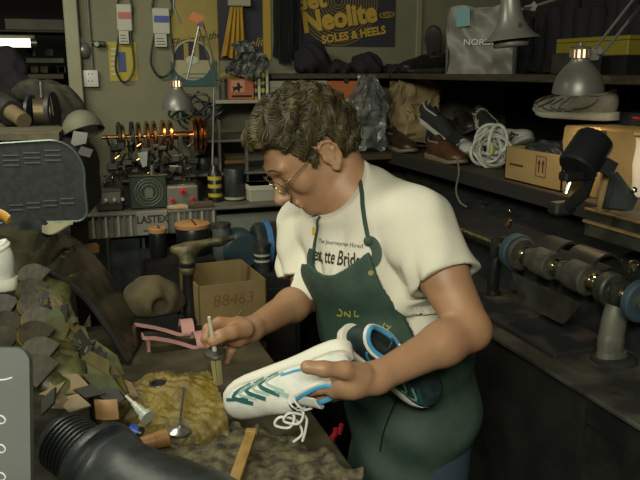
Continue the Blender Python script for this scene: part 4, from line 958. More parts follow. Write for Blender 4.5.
# adjustable lamps -------------------------------------------------
m_shade = M('lamp_grey_enamel', (.17, .17, .15), .38, .35, col2=(.15, .15, .13), scale=4); m_arm = M('lamp_arm', (.22, .23, .20), .4, .5); m_bulb = M('warm_bulb', (.9, .7, .5), .5, emit=((1, .72, .42), 14))
def lamp(pc, axis, r, h, rn_, hn, label, power=2.2):
    """shade opening at pc, axis from opening to the neck"""
    a = Vector(axis).normalized(); t = thing('desk_lamp', pc, label, 'lamp')
    pr_ = [(r, 0), (r*.99, h*.10), (r*.93, h*.34), (r*.80, h*.60), (r*.58, h*.84), (rn_*1.02, h), (rn_*.9, h+.006), (rn_*.9, h+.012)]
    part('shade', MB().lathe(pr_+[(q-.0015, z) for q, z in reversed(pr_)], pc, a, 40, close=False), m_shade, t)
    n = 12; ex, ey, ez = frame(a)
    for k in range(n):
        b = 2*PI*k/n; p = pc+a*(h+.012+hn*.30)+(ex*math.cos(b)+ey*math.sin(b))*rn_; R = Matrix((-ex*math.sin(b)+ey*math.cos(b), ex*math.cos(b)+ey*math.sin(b), a)).transposed()
        part('vent_bar', MB().box(p, (rn_*.26, .002, hn*.62), R=R), m_shade, t)
    part('neck_cap', MB().lathe([(rn_*1.03, h+.012+hn*.58), (rn_*1.05, h+.012+hn*.7), (rn_*.9, h+hn*.95), (rn_*.5, h+hn*1.08), (rn_*.2, h+hn*1.14), (rn_*.16, h+hn*1.35)], pc, a, 24), m_shade, t)
    part('socket', MB().cyl(pc+a*(h*.75), pc+a*(h+.012+hn*.6), rn_*.55, n=16), M('glowing_socket', (.5, .3, .15), .5, emit=((1, .60, .30), 2.6)), t)
    part('bulb', MB().ell(pc+a*h*.48, (r*.36, r*.36, r*.42), n=16, m=10), m_bulb, t)
    l = light('lamp_bulb_light', 'SPOT', pc+a*(h*.02), pc-a, power, (1, .70, .40), .02); l.data.spot_size = 2.3; l.data.spot_blend = .6; l.parent = t; l.location = Vector(l.location)-pc
    return t
def arm(t, P, r=.0035, off=.018, side=None):
    for s_ in (-1, 1):
        part('arm_bar', MB().tube([p+(side or Rr)*off*s_*.5 for p in P], r, 6), m_arm, t)
Yl = 2.75
pc = X(178, 110, Yl); sc = Yl/3.
l1 = lamp(pc, (.0, .03, 1), abs(X(194, 110, Yl).x-pc.x), X(178, 90, Yl).z-pc.z, .026*.9, .036, 'small grey desk lamp hanging in front of the yellow poster, its vents glowing', 1.2)
top = X(180, 76, Yl); j = X(200, 22, Yl); e = X(220, 90, Yl+.1)
part('lower_arm', MB().tube([top, X(187, 80, Yl), X(199, 26, Yl)], .004, 6), m_arm, l1); arm(l1, [j, e], .003, .02); part('upright_rod', MB().cyl(X(214, 88, Yl+.1), X(212, 190, Yl+.1), .004, n=8), m_arm, l1)
part('hanging_rod', MB().tube([X(173.5, -20, Yl), X(174, 8, Yl), X(181, 24, Yl)], .004, 6), m_arm, l1)
part('joint', MB().prism([(-.032, -.004), (.010, -.024), (.032, .004), (-.010, .022)], X(196, 18, Yl-.01), (1, 0, 0), (0, 0, 1), (0, -1, 0), .006), M('orange_tag', (.42, .14, .05), .6), l1)
part('joint_knob', MB().cyl(X(201, 24, Yl-.03), X(201, 24, Yl+.01), .010, n=12), m_blk2, l1)
# ------------------------------------------------------------------ small wall shelf with boxes
t = thing('wall_shelf', X(242, 103, 3.0), 'small pale wall shelf holding the red box, beside the desk lamp', 'shelf'); pbx('board', (216, 100, 267, 103.5, 3.0), None, .3, m_cream, t) if False else None
lo, hi = pr(216, 99.5, 330, 103, 2.98, .31); part('board', MB().span(lo, hi, .002), m_cream, t)
for px in (222, 262): a = X(px, 103, 3.05); part('bracket', MB().prism([(0, 0), (.22, 0), (.22, -.10)], a, (0, 1, 0), (0, 0, 1), (1, 0, 0), .008), m_steelp, t)
shz = hi.z
def on_z(rect, Y, dep, z):
    lo, hi = pr(*rect, Y, dep); h = hi.z-lo.z; return Vector((lo.x, lo.y, z)), Vector((hi.x, hi.y, z+h))
t = thing('polish_box', X(241, 99, 3.0), 'red card box with a small black dog printed on its front', 'box'); lo, hi = on_z((229, 78, 254, 99), 3.0, .10, shz); part('carton', MB().span(lo, hi, .002), m_red, t)
w = hi.x-lo.x; h = hi.z-lo.z
part('print_panel', MB().span((lo.x+w*.08, lo.y-.001, lo.z+h*.35), (lo.x+w*.62, lo.y, lo.z+h*.92)), M('salmon', (.42, .20, .12), .6), t)
dog = [(.0, .0), (.1, .0), (.12, .18), (.35, .2), (.38, 0), (.48, 0), (.5, .3), (.75, .45), (.62, .55), (.55, .5), (.5, .8), (.35, .9), (.3, .75), (.34, .55), (.1, .45), (-.05, .55), (.02, .3)]
part('dog_print', MB().prism([(a*w*.55, b*h*.5) for a, b in dog], Vector((lo.x+w*.15, lo.y-.001, lo.z+h*.38)), (1, 0, 0), (0, 0, 1), (0, -1, 0), .001), m_blk2, t, smooth=0)
part('print_line', MB().box(Vector(((lo.x+hi.x)/2, lo.y-.0005, lo.z+h*.17)), (w*.78, .001, h*.10)), m_blk2, t)
for i, (x0, x1, c, lb) in enumerate(((255, 258.5, m_ygrn, 'yellow and black banded bottle, first beside the red box'), (258.8, 262, m_wht, 'slim white bottle between two banded ones on the small shelf'), (262.3, 266.5, m_ygrn, 'yellow and black banded bottle, second beside the red box'), (267, 270, m_wht, 'slim white bottle at the right end of the small shelf'))):
    lo, hi = on_z((x0, 70, x1, 99), 3.0, .02, shz); r_ = (hi.x-lo.x)/2; c0 = Vector(((lo.x+hi.x)/2, 3.02, shz)); H = hi.z-lo.z
    t = thing('bottle', c0, lb, 'bottle', 'bottles beside the red box'); part('glass', MB().lathe([(r_, 0), (r_, H*.85), (r_*.6, H*.92), (r_*.5, H)], c0, n=16), c, t)
    if i in (0, 2):
        for k in (.1, .38, .62): part('band', MB().cyl(c0+Zz*H*k, c0+Zz*H*(k+.14), r_*1.06, n=16), m_blk2, t)
lo, hi = on_z((221, 66, 250, 77), 3.02, .12, shz+.085)
mb = MB().ell((lo+hi)/2+Vector((0, .0, -.01)), ((hi.x-lo.x)/2, .05, .026)); mb.jitter(.008, 25); single('yellow_rag', mb, M('yellow_rag', (.20, .17, .05), .9), 'rolled dull yellow rag lying on top of the red polish box', 'rag')
t = thing('spool_stack', X(224, 99, 3.03), 'dark thread spool at the left end of the small wall shelf', 'spool'); c0 = Vector((X(224, 99, 3.05).x, 3.05, shz)); part('core', MB().cyl(c0, c0+Zz*.085, .02, n=16), m_gry, t); part('flange', MB().cyl(c0+Zz*.076, c0+Zz*.082, .028, n=20), m_blk2, t)
mb = MB().sheet(16, 16, lambda u, v: X(231+32*u+6*math.sin(v*5), 44+28*v+10*u-8*math.sin(u*PI)*(1-v), 2.99)+Vector((0, .05*mnoise.noise(Vector((u*7, v*7, 3))), .012*mnoise.noise(Vector((u*11, v*9, 1))))), .002)
single('silver_bag', mb, M('crumpled_foil', (.26, .27, .24), .28, .5, col2=(.10, .11, .10), scale=30), 'crumpled silvery plastic bag heaped above the red box', 'plastic bag', smooth=20)
# grey shelf boards of the cabinet behind the man's face
for i, (y, x0, lb) in enumerate(((139, 200, 'upper thin grey shelf board behind the man s hair'), (172, 192, 'middle grey shelf board left of the man s face'))):
    lb = lb.replace(' s ', "'s "); lo, hi = pr(x0, y, 300, y+2.6, 2.92, .37); single('shelf_board', MB().span(lo, hi, .002), m_steelp, lb, 'shelf')
    if i == 1: mz = hi.z
    else: uz = hi.z
for px in (219, 246): lo, hi = pr(px, 120, px+2.5, 206, 2.93, .02); single('shelf_post', MB().span(lo, hi, .001), m_steelp, 'thin grey upright of the small shelves, %s one' % ('left' if px < 230 else 'right'), 'shelf post')
rn = random.Random(8)
# things on those shelves: dark brushes, tins, rolls
for i, (x, c, lb) in enumerate(((203, m_blk, 'black coiled belt roll on the middle grey shelf'), (217, m_gry, 'dark grey tin lying on the middle grey shelf'), (232, m_blk2, 'black brush on the middle grey shelf near his forehead'))):
    a = Vector((X(x, 170, 3.05).x, 3.05, mz)); t = thing('dark_tin' if i == 1 else ('belt_roll' if i == 0 else 'shoe_brush'), a, lb, ('tin', 'belt roll', 'brush')[(1, 0, 2)[i] if i < 2 else 2] if False else {0: 'belt roll', 1: 'tin', 2: 'brush'}[i])
    if i == 2: part('back', MB().box(a+Zz*.03, (.12, .05, .02), bev=.006), m_tan, t); part('bristles', MB().box(a+Zz*.012, (.11, .042, .02)), m_blk2, t)
    else: part('body', MB().lathe([(.035, 0), (.038, .01), (.038, .05), (.034, .056)], a, n=24), c, t); part('lid', MB().lathe([(.020, .056), (.028, .062), (.010, .066)], a, n=20), m_dsteel, t)
mb = MB()
t = thing('cable_heap', Vector((X(205, 125, 3.0).x, 3.1, uz)), 'tangled black cables heaped beside the small lamp', 'cables')
for k in range(9):
    c0 = Vector((X(198+rn.uniform(-12, 14), 110, 3.05).x, 3.08+rn.uniform(-.08, .08), uz+.01)); r0 = rn.uniform(.04, .085)
    part('cable', MB().tube([c0+Vector((r0*math.cos(a), r0*.5*math.sin(a), .02+.012*k*.6+.10*(.5+.5*math.sin(a+k)))) for a in [2*PI*i/18 for i in range(18)]], .005, 6, closed=True), m_blk, t)
lo, hi = pr(186, 139, 205, 141, 2.96, .3); single('cable_ledge', MB().span(lo, hi), m_steelp, 'short grey ledge under the tangled black cables', 'ledge')
# ------------------------------------------------------------------ machine bench at the back
Yb = 2.72
lo, hi = pr(84, 209, 300, 212, Yb, YB-Yb-.002); bz = hi.z
t = t0b = thing('machine_bench', ((lo.x+hi.x)/2, (lo.y+hi.y)/2, 0), 'grey back bench with a ribbed front strip, under the copper wheel machine', 'bench')
part('benchtop', MB().span(lo, hi, .003), m_steelp, t)
l2, h2 = pr(84, 212, 216, 235, Yb+.01, .03); part('front_strip', MB().span(l2, h2), m_steelp, t)
for k in range(22):
    x = l2.x+.01+(h2.x-l2.x-.02)*k/21; part('rib', MB().span((x-.004, l2.y-.008, l2.z+.004), (x+.004, l2.y, h2.z-.004)), m_cream if k % 2 else m_steelp, t)
l3, h3 = pr(137, 211, 168, 235, Yb-.006, .008); part('name_plate', MB().span(l3, h3, .002), M('name_plate', (.20, .20, .155), .5), t)
part('lettering', text_mb('LASTEX', .040, Vector(((l3.x+h3.x)/2, l3.y-.001, (l3.z+h3.z)/2+.014)), (1, 0, 0), (0, 0, 1), (0, -1, 0), .0005, bold=.0012, wx=.85), m_gry, t, smooth=0); part('print_line', MB().box(Vector(((l3.x+h3.x)/2-.01, l3.y-.0005, l3.z+.018)), (.05, .001, .005)), m_gry, t)
l4, h4 = pr(216, 213, 300, 300, Yb+.03, .02); part('side_panel', MB().span((l4.x, l4.y, .1), h4), M('green_grey_panel', (.19, .21, .165), .55, col2=(.14, .16, .125), scale=8), t)
for px in (90, 213, 296): a = X(px, 240, Yb+.04); part('leg', MB().span((a.x-.02, a.y, 0), (a.x+.02, a.y+.04, lo.z)), m_gry, t)
part('rear_board', MB().span((l2.x, YB-.06, .1), (h2.x, YB-.03, lo.z-.02)), m_dark, t)
def on_b(rect, Y, dep): return on_z(rect, Y, dep, bz+.0005)
# instrument panels
def panel(rect, label, mat, Y=Yb+.05, dep=.06, name='instrument_box'):
    lo, hi = on_b(rect, Y, dep); t = thing(name, Vector(((lo.x+hi.x)/2, (lo.y+hi.y)/2, bz)), label, 'instrument box'); part('case', MB().span(lo, hi, .006), mat, t); return t, lo, hi
t, lo, hi = panel((96, 188, 123, 210), 'small grey switch box left of the dark emblem box', m_gry)
part('face', MB().span((lo.x+.02, lo.y-.002, lo.z+.03), (hi.x-.01, lo.y, hi.z-.012), .001), m_steelp, t)
for k in range(3): part('switch', MB().cyl((lo.x+.035+.03*k, lo.y-.012, lo.z+.045), (lo.x+.035+.03*k, lo.y, lo.z+.045), .006, n=10), m_wht, t)
t, lo, hi = panel((130, 177, 167.5, 211), 'square dark green box with a ringed round emblem on its face', M('green_black_enamel', (.020, .032, .022), .45))
c0 = Vector(((lo.x+hi.x)/2, lo.y-.001, (lo.z+hi.z)/2)); m_em = M('emblem_line', (.10, .12, .08), .5)
for r_ in (.052, .042, .030): part('ring', MB().tube([c0+Vector((r_*math.cos(a), 0, r_*math.sin(a))) for a in [2*PI*k/32 for k in range(32)]], .0018, 6, closed=True), m_em, t)
part('emblem_figure', MB().prism([(-.014, -.022), (.014, -.022), (.017, .004), (.008, .020), (.002, .010), (-.004, .022), (-.016, .008)], c0, (1, 0, 0), (0, 0, 1), (0, -1, 0), .002), m_em, t); part('top_lid', MB().span((lo.x-.004, lo.y-.004, hi.z-.006), (hi.x+.004, hi.y, hi.z), .002), m_gry, t)
t, lo, hi = panel((167, 188, 199, 209), 'grey control box with three bright red knobs', m_steelp, Y=Yb+.05)
part('face', MB().span((lo.x+.006, lo.y-.002, lo.z+.006), (hi.x-.006, lo.y, hi.z-.006), .001), m_steelp, t)
m_rk = M('red_knob', (.50, .02, .03), .4)
for dx, dz, r_ in ((.5, .74, .013), (.16, .36, .010), (.80, .36, .010)):
    p = Vector((lo.x+(hi.x-lo.x)*dx, lo.y-.014, lo.z+(hi.z-lo.z)*dz)); part('red_knob', MB().cyl(p, p+Vector((0, .013, 0)), r_*.8, r_, 16), m_rk, t); part('knob_centre', MB().cyl(p-Vector((0, .003, 0)), p, r_*.35, n=10), m_blk2, t)
# copper wheel machine
m_mach = M('machine_black', (.014, .016, .013), .4, .3, col2=(.035, .038, .028), scale=25, contrast=(.45, .6))
c0 = X(118, 137, Yb+.20); c1 = X(203, 137, Yb+.20)
t = thing('wheel_machine', Vector(((c0.x+c1.x)/2, Yb+.2, bz)), 'black machine with a row of copper wheels on one shaft', 'machine')
part('shaft', MB().cyl(Vector((c0.x-.06, c0.y, c0.z)), Vector((c1.x+.03, c0.y, c0.z)), .008, n=12), m_brass, t)
for px, r_, mt in ((119, .058, m_mach), (122.5, .050, m_brass), (132, .060, m_mach), (138.5, .058, m_brass), (147, .060, m_brass), (154, .060, m_brass), (163, .062, m_brass), (170, .060, m_brass), (193, .070, m_brass), (198, .074, m_brass), (202.5, .070, m_brass)):
    p = Vector((X(px, 137, Yb+.2).x, c0.y, c0.z)); part('wheel', MB().lathe([(.008, -.008), (r_-.004, -.007), (r_, -.004), (r_, .004), (r_-.004, .007), (.008, .008)], p, (1, 0, 0), 36), mt, t)
part('shaft_sleeve', MB().cyl(Vector((X(172, 137, Yb+.2).x, c0.y, c0.z)), Vector((X(192, 137, Yb+.2).x, c0.y, c0.z)), .016, n=16), m_brass, t)
lo, hi = pr(104, 172, 188, 188, Yb+.12, .2); part('base', MB().span((lo.x, lo.y, bz+.001), (hi.x, hi.y, lo.z+.03), .006), m_mach, t)
for px in (110, 128, 144, 158, 178, 190): a = X(px, 150, Yb+.18); part('bearing_stand', MB().prism([(-.022, 0), (.022, 0), (.010, c0.z-lo.z), (-.010, c0.z-lo.z)], Vector((a.x, Yb+.17, lo.z)), (0, 1, 0), (0, 0, 1), (1, 0, 0), .016), m_mach, t)
part('frame_block', MB().box((X(133, 172, Yb+.22)+X(176, 172, Yb+.22))/2, (.22, .05, .09), bev=.006).subdiv(2).jitter(.02, 22), m_mach, t)
for i in range(95):
    px, py = rn.uniform(104, 188), rn.uniform(145, 187); a = X(px, py, Yb+.08+rn.uniform(0, .08)); k = i % 4
    mt = [m_mach, m_gry, m_mach, m_blk2, m_mach, m_dsteel, m_mach, m_brass if i % 2 else m_mach][i % 8]
    if k == 0: part('lever', MB().tube([a, a+Vector((rn.uniform(-.04, .04), -.02, rn.uniform(.01, .05)))], .004, 6), mt, t)
    elif k == 1: part('clamp', MB().box(a, (rn.uniform(.015, .04), .03, rn.uniform(.012, .03)), bev=.003), mt, t)
    elif k == 2: part('spindle', MB().cyl(a, a+Vector((rn.uniform(.02, .05), 0, 0)), rn.uniform(.006, .012), n=10), mt, t)
    else: part('guide', MB().tube([a, a+Vector((.02, 0, .015)), a+Vector((.03, 0, -.015))], .003, 6), mt, t)
part('pale_guard', MB().prism([(-.02, .02), (.018, .025), (.012, -.03), (-.004, -.035)], X(143, 158, Yb+.06), (1, 0, 0), (0, 0, 1), (0, -1, 0), .006), M('pale_metal', (.30, .33, .30), .4, .4), t); part('drop_tube', MB().cyl(X(152, 165, Yb+.06), X(152, 180, Yb+.06), .008, n=10), m_steel, t)
# orange-ish tray in front
for i, (rc, c, lb) in enumerate((((168, 208, 189, 212), M('pale_wood', (.38, .28, .14), .6), 'pale wooden strip lying on the bench edge under the red-knob box'), ((190, 206, 214, 211.5), M('brown_cloth', (.07, .055, .03), .9), 'brown folded cloth on the bench edge beside the pale strip'))):
    lo, hi = on_b(rc, Yb+.002, .04); mb = MB().box((lo+hi)/2, hi-lo, bev=.006, seg=2).subdiv(2).jitter(.004, 30, i); single('wood_strip' if i == 0 else 'folded_cloth', mb, c, lb, 'wood strip' if i == 0 else 'cloth')
# tins and box right of it
t = thing('parts_box', X(265, 206, Yb+.1), 'low white card box on the back bench below his nose', 'box'); lo, hi = on_b((250, 191, 281, 207), Yb+.06, .12); part('carton', MB().span(lo, hi, .003), M('dull_white_card', (.30, .30, .23), .7), t); part('lid_seam', MB().span((lo.x-.002, lo.y-.002, hi.z-.02), (hi.x+.002, hi.y+.002, hi.z), .001), m_wht, t)
lo, hi = on_b((210, 172, 223, 208), Yb+.10, .05); t = thing('striped_can', Vector(((lo.x+hi.x)/2, lo.y, bz)), 'tall dark spray can with yellow diagonal bands on the bench', 'can'); c0 = Vector(((lo.x+hi.x)/2, Yb+.13, bz)); H = hi.z-lo.z
part('body', MB().lathe([(.028, 0), (.028, H*.8), (.018, H*.9), (.012, H)], c0, n=20), m_blk2, t)
for k in (.15, .4, .62): part('yellow_band', MB().cyl(c0+Zz*H*k, c0+Zz*H*(k+.1), .0286, n=20), m_ygrn, t)
lo, hi = on_b((227, 176, 246, 208), Yb+.10, .05); c0 = Vector(((lo.x+hi.x)/2, Yb+.14, bz)); H = hi.z-lo.z; t = thing('dark_drum', c0, 'dark round drum with pale rim on the bench behind the carton', 'drum'); part('body', MB().lathe([(.038, 0), (.042, .01), (.042, H*.94), (.040, H)], c0, n=24), m_blk, t); part('rim', MB().lathe([(.043, 0), (.044, .004), (.043, .010)], c0+Zz*H*.05, n=24, close=False), m_cream, t)
# below the bench: dark box, pots with wooden lids, cans, blue straps
t = thing('speaker_box', X(127, 280, Yb+.1), 'black grained box with green edge below the bench strip', 'box'); lo, hi = pr(112, 238, 143, 330, Yb+.06, .3); part('case', MB().span((lo.x, lo.y, .6), hi, .004), m_blk, t); lo2, hi2 = pr(143.5, 238, 146.5, 300, Yb+.05, .01); part('green_edge', MB().span((lo2.x, lo2.y, .6), hi2), M('teal_edge', (.02, .09, .07), .5), t)
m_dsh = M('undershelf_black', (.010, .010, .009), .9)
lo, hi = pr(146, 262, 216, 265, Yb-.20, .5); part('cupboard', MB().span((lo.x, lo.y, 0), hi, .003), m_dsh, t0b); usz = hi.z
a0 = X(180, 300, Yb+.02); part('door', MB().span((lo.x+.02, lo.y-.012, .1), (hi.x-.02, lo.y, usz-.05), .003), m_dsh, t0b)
for i, (px, rx, py) in enumerate(((158, 9, 230), (193, 17, 225))):
    c0 = Vector((X(px, 240, Yb-.1).x, Yb-.1, usz)); zt = X(px, py+2, Yb-.1).z; r_ = abs(X(px+rx, py, Yb-.1).x-c0.x)
    t = thing('lidded_pot', c0, 'black pot with a round tan wooden lid, the %s one below the bench' % ('small' if i == 0 else 'wide'), 'pot'); part('pot', MB().lathe([(r_*.8, 0), (r_*.95, .02), (r_*.95, zt-usz-.01), (r_*.9, zt-usz)], c0, n=28), m_blk2, t); part('lid', MB().lathe([(r_*.98, 0), (r_, .006), (r_, .014), (r_*.9, .018)], Vector((c0.x, c0.y, zt)), n=28), M('lid_wood', (.36, .19, .08), .6), t)
    part('lid_gap', MB().box((c0.x+.004, c0.y-.0, zt+.0185), (.006, r_*1.7, .002)), m_blk2, t)
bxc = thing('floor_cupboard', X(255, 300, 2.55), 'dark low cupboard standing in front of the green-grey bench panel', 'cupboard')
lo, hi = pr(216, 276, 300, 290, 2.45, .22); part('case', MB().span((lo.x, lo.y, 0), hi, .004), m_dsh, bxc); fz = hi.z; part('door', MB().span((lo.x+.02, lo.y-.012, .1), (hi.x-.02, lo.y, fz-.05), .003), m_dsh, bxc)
def on_f(px, y, r_, H, name, lb, cat, mt): c0 = Vector((X(px, 250, y).x, y, fz)); t = thing(name, c0, lb, cat); part('body', MB().lathe([(r_, 0), (r_, H*.9), (r_*.9, H)], c0, n=24), mt, t); return t, c0
t, c0 = on_f(222, 2.58, .034, .17, 'grey_can', 'tall grey-green can with a metal lid behind the carton', 'can', M('grey_green_can', (.06, .08, .075), .4)); part('lid', MB().cyl(c0+Zz*.165, c0+Zz*.178, .036, n=24), m_dsteel, t)
t, c0 = on_f(262, 2.50, .030, .10, 'polish_tin', 'small dark tin with pale lettering beside the blue-banded motor', 'tin', m_blk); [part('print_band', MB().cyl(c0+Zz*(.042+.022*k), c0+Zz*(.050+.022*k), .0304, n=24), m_wht, t) for k in range(2)]; part('lid', MB().cyl(c0+Zz*.098, c0+Zz*.110, .032, n=24), m_dsteel, t)
c0 = Vector((X(240, 250, 2.58).x, 2.585, fz+.075)); t = thing('dark_motor', c0-Zz*.075, 'dark teal-black rounded motor housing behind the open carton', 'motor'); part('housing', MB().cyl(c0-Vector((0, .06, 0)), c0+Vector((0, .06, 0)), .072, n=32, bev=.012), M('teal_black', (.025, .05, .06), .45), t); part('foot', MB().box(c0-Zz*.068, (.09, .08, .012)), m_blk2, t)
c0 = Vector((X(272, 250, 2.58).x, 2.585, fz+.088)); t = thing('banded_motor', c0-Zz*.088, 'black round motor wrapped by two bright blue bands', 'motor'); part('housing', MB().cyl(c0-Vector((.07, 0, 0)), c0+Vector((.07, 0, 0)), .080, n=32, bev=.012), m_blk, t); part('foot', MB().box(c0-Zz*.080, (.10, .08, .015)), m_blk2, t)
mbl = M('blue_band', (.06, .19, .42), .5)
for dx in (-.022, .045): part('blue_band', MB().lathe([(.081, -.011), (.085, -.010), (.085, .010), (.081, .011)], c0+Vector((dx, 0, 0)), (1, 0, 0), 36, close=False), mbl, t)
# shoe anvil
m_iron = M('worn_iron', (.045, .040, .024), .5, .3, col2=(.14, .12, .06), scale=20)
b = onz(190, 322, BZ); b.y = by1-.05; b.x = ony(189, 300, b.y).x; zt = at(188, 259, (b-CAM).dot(Fv)).z
t = thing('shoe_anvil', b, 'black iron shoe anvil with a foot-shaped top standing before the carton', 'shoe anvil')
part('post', MB().lathe([(.045, 0), (.045, .012), (.022, .02), (.018, .06), (.016, zt-BZ-.03), (.024, zt-BZ-.01), (.026, zt-BZ)], b, n=20), m_blk2, t)
d0 = (b-CAM).dot(Fv); a = at(168, 251, d0); e = at(232, 238, d0+.05)
V = Vol([b.x-.16, b.y-.12, zt-.05], [b.x+.2, b.y+.16, zt+.12], .004)
V.cone(a+(e-a)*.12, a+(e-a)*.35, .018, .022, .02); V.cone(a+(e-a)*.35, a+(e-a)*.8, .016, .013, .02); V.cone(a+(e-a)*.8, e, .017, .009, .02)
V.cone(Vector((b.x, b.y, zt-.02)), a+(e-a)*.3-Zz*.012, .024, .026, .02)
Xa, Ya, Za = V.view(V.lo, V.lo+V.h*V.n)[1]; ln = a.z+(e.z-a.z)*(Xa-a.x)/(e.x-a.x); V.F = np.maximum(V.F, Za-ln-.012).astype(np.float32)
np_part('foot_plate', V.mb(), m_iron, t)
# open carton 88463
m_card = M('cardboard', (.20, .145, .055), .8, col2=(.165, .12, .045), scale=6)
kz = .86; ca = at(198, 288, 2.12); cb_ = at(266, 279, 2.20); ud = Vector((cb_.x-ca.x, cb_.y-ca.y, 0)); wd_ = ud.length; ud.normalize(); vd = Zz.cross(ud); Hc = ca.z-at(198, 352, 2.12).z; dc = .26
ca.z = cb_.z = max(ca.z, cb_.z)
def carton(o, ud, vd, w, d_, h_, mt, t, flaps=True, th=.004):
    F = lambda a, b, c: o+ud*a+vd*b+Zz*c
    for nm, p, ax_, ln_, nrm in (('front', F(0, 0, -h_), ud, w, vd), ('back', F(0, d_-th, -h_), ud, w, vd), ('side', F(0, 0, -h_), vd, d_, ud), ('side', F(w-th, 0, -h_), vd, d_, ud)):
        part(nm, MB().prism([(0, 0), (ln_, 0), (ln_, h_), (0, h_)], p, ax_, Zz, nrm, th), mt, t)
    part('bottom', MB().prism([(0, 0), (w, 0), (w, d_), (0, d_)], F(0, 0, -h_), ud, vd, Zz, th), mt, t)
t = thing('open_carton', ca+ud*wd_/2+vd*dc/2-Zz*Hc, 'open brown cardboard carton with 88463 handwritten on its front', 'carton'); carton(ca, ud, vd, wd_, dc, Hc, m_card, t)
part('handwriting', text_mb('88463', .052, ca+ud*wd_*.50-Zz*.052-vd*.0012, ud, Zz, -vd, .0004, wx=1.0, shear=.15, bold=-.0008), M('red_marker', (.16, .05, .02), .7), t, smooth=0)
part('scribble', MB().tube([ca+ud*wd_*.62-Zz*.09-vd*.001, ca+ud*wd_*.55-Zz*.105-vd*.001, ca+ud*wd_*.58-Zz*.125-vd*.001], .001, 5), M('pencil', (.25, .2, .12), .8), t)
cz = (ca-Zz*Hc).z; mb = MB(); cc = ca+ud*wd_/2+vd*dc/2
t = thing('stool', Vector((cc.x, cc.y, 0)), 'dark low stand under the open carton behind the workbench', 'stand'); yl = by1+.01
part('top', MB().span((cc.x-.05 if cc.x-.14 < bx1 else cc.x-.14, max(cc.y-.13, yl), cz-.03), (cc.x+.14, max(cc.y-.13, yl)+.3, cz-.001), .004), m_benchw, t)
for sx in (-.03, .12):
    for sy in (.02, .26): part('leg', MB().span((cc.x+sx, max(cc.y-.13, yl)+sy-.015, 0), (cc.x+sx+.025, max(cc.y-.13, yl)+sy+.015, cz-.03)), m_benchw, t)
# brown bag lump behind the sandals
c0 = at(154, 300, 2.25); c0.y = by1-.068; c0.x = ony(154, 300, c0.y).x; V = Vol([c0.x-.16, c0.y-.14, BZ+.035], [c0.x+.16, c0.y+.16, BZ+.25], .004); cz0 = BZ+.045
V.ell((c0.x-.01, c0.y, cz0+.045), (.078, .062, .070), None, .02); V.ell((c0.x+.045, c0.y, cz0+.03), (.045, .045, .042), None, .03); V.ell((c0.x+.015, c0.y-.068, cz0+.035), (.026, .035, .024), None, .012, 's')
Xa, Ya, Za = V.view(V.lo, V.lo+V.h*V.n)[1]; V.F += (.004*np.sin(Xa*80+2*np.sin(Ya*40))*np.sin(Za*60)).astype(np.float32); V.F = np.maximum(V.F, cz0+.002-Za).astype(np.float32); single('flat_box', MB().box((c0.x, c0.y, BZ+.023), (.13, .07, .042), bev=.004), m_dsh, 'flat black box under the brown canvas cap', 'box')
np_single('canvas_cap', V.mb(), M('brown_canvas', (.085, .065, .028), .85, col2=(.05, .04, .02), scale=14, bump=.4), 'crumpled brown canvas cap on the bench behind the pink sandals', 'cap')
# ================================================================== far left: black vented machine cover, dome shade, next room
Yh = 2.20
P0 = at(-30, 224, 1.98); AXh = (at(88, 219, 2.02)-P0); AXh.z = 0; wH = AXh.length; AXh.normalize(); DPh = Zz.cross(AXh)
hH = (at(30, 140, 2.0)-at(30, 222, 2.0)).z*1.02
t = thing('side_cabinet', P0+AXh*.2-Zz*(P0.z-BZ), 'dark metal cabinet at the left edge under the black vented machine cover', 'cabinet')
part('body', MB().prism([(-.1, 0), (wH-.05, 0), (wH-.05, .26), (-.1, .26)], Vector((P0.x, P0.y, BZ+.001)), AXh, DPh, Zz, P0.z-.002-BZ), m_dsh, t)
t = thing('machine_cover', P0+AXh*wH/2, 'large black vented machine cover with rounded right edge, at left', 'machine cover')
out = [(0, 0), (wH-.03, 0)]+[(wH-.03+.03*math.sin(a), .03-.03*math.cos(a)) for a in [PI/2*k/6 for k in range(1, 7)]]+[(wH-.002, hH*.45)]+[(wH-.085+.085*math.cos(a), hH-.095+.095*math.sin(a)) for a in [PI/2*k/8 for k in range(9)]]+[(0, hH-.012)]
m_cov = M('cover_black', (.010, .012, .013), .7, col2=(.018, .022, .022), scale=60)
part('shell', MB().prism(out, P0, AXh, Zz, DPh, .26), m_cov, t)
part('front_rim', MB().tube([P0+AXh*a+Zz*b-DPh*.001 for a, b in out], .0035, 6, closed=True), M('rim_grey', (.10, .13, .12), .35, .4), t)
m_slot = M('vent_slot', (.09, .11, .10), .4, .3)
for r_, (z_, n_) in enumerate(((.80, 4), (.74, 4), (.68, 4))):
    for k in range(n_): x = wH*(.22+.175*k); part('vent', MB().box(P0+AXh*x+Zz*(hH*z_+.006*k)-DPh*.001, (.042, .003, .003), R=Matrix((AXh, DPh, Zz)).transposed()), m_slot, t)
for r_, z_ in enumerate((.22, .16)):
    for k in range(4): x = wH*(.40+.145*k); part('vent', MB().box(P0+AXh*x+Zz*(hH*z_+.005*k)-DPh*.001, (.036, .003, .003), R=Matrix((AXh, DPh, Zz)).transposed()), m_slot, t)
part('top_pad', MB().prism([(0, 0), (wH-.06, 0), (wH-.09, .24), (0, .24)], P0+Zz*(hH+.001)-AXh*0, AXh, DPh, Zz, .018), M('dusty_tan', (.10, .085, .045), .8, col2=(.06, .05, .03), scale=20), t)
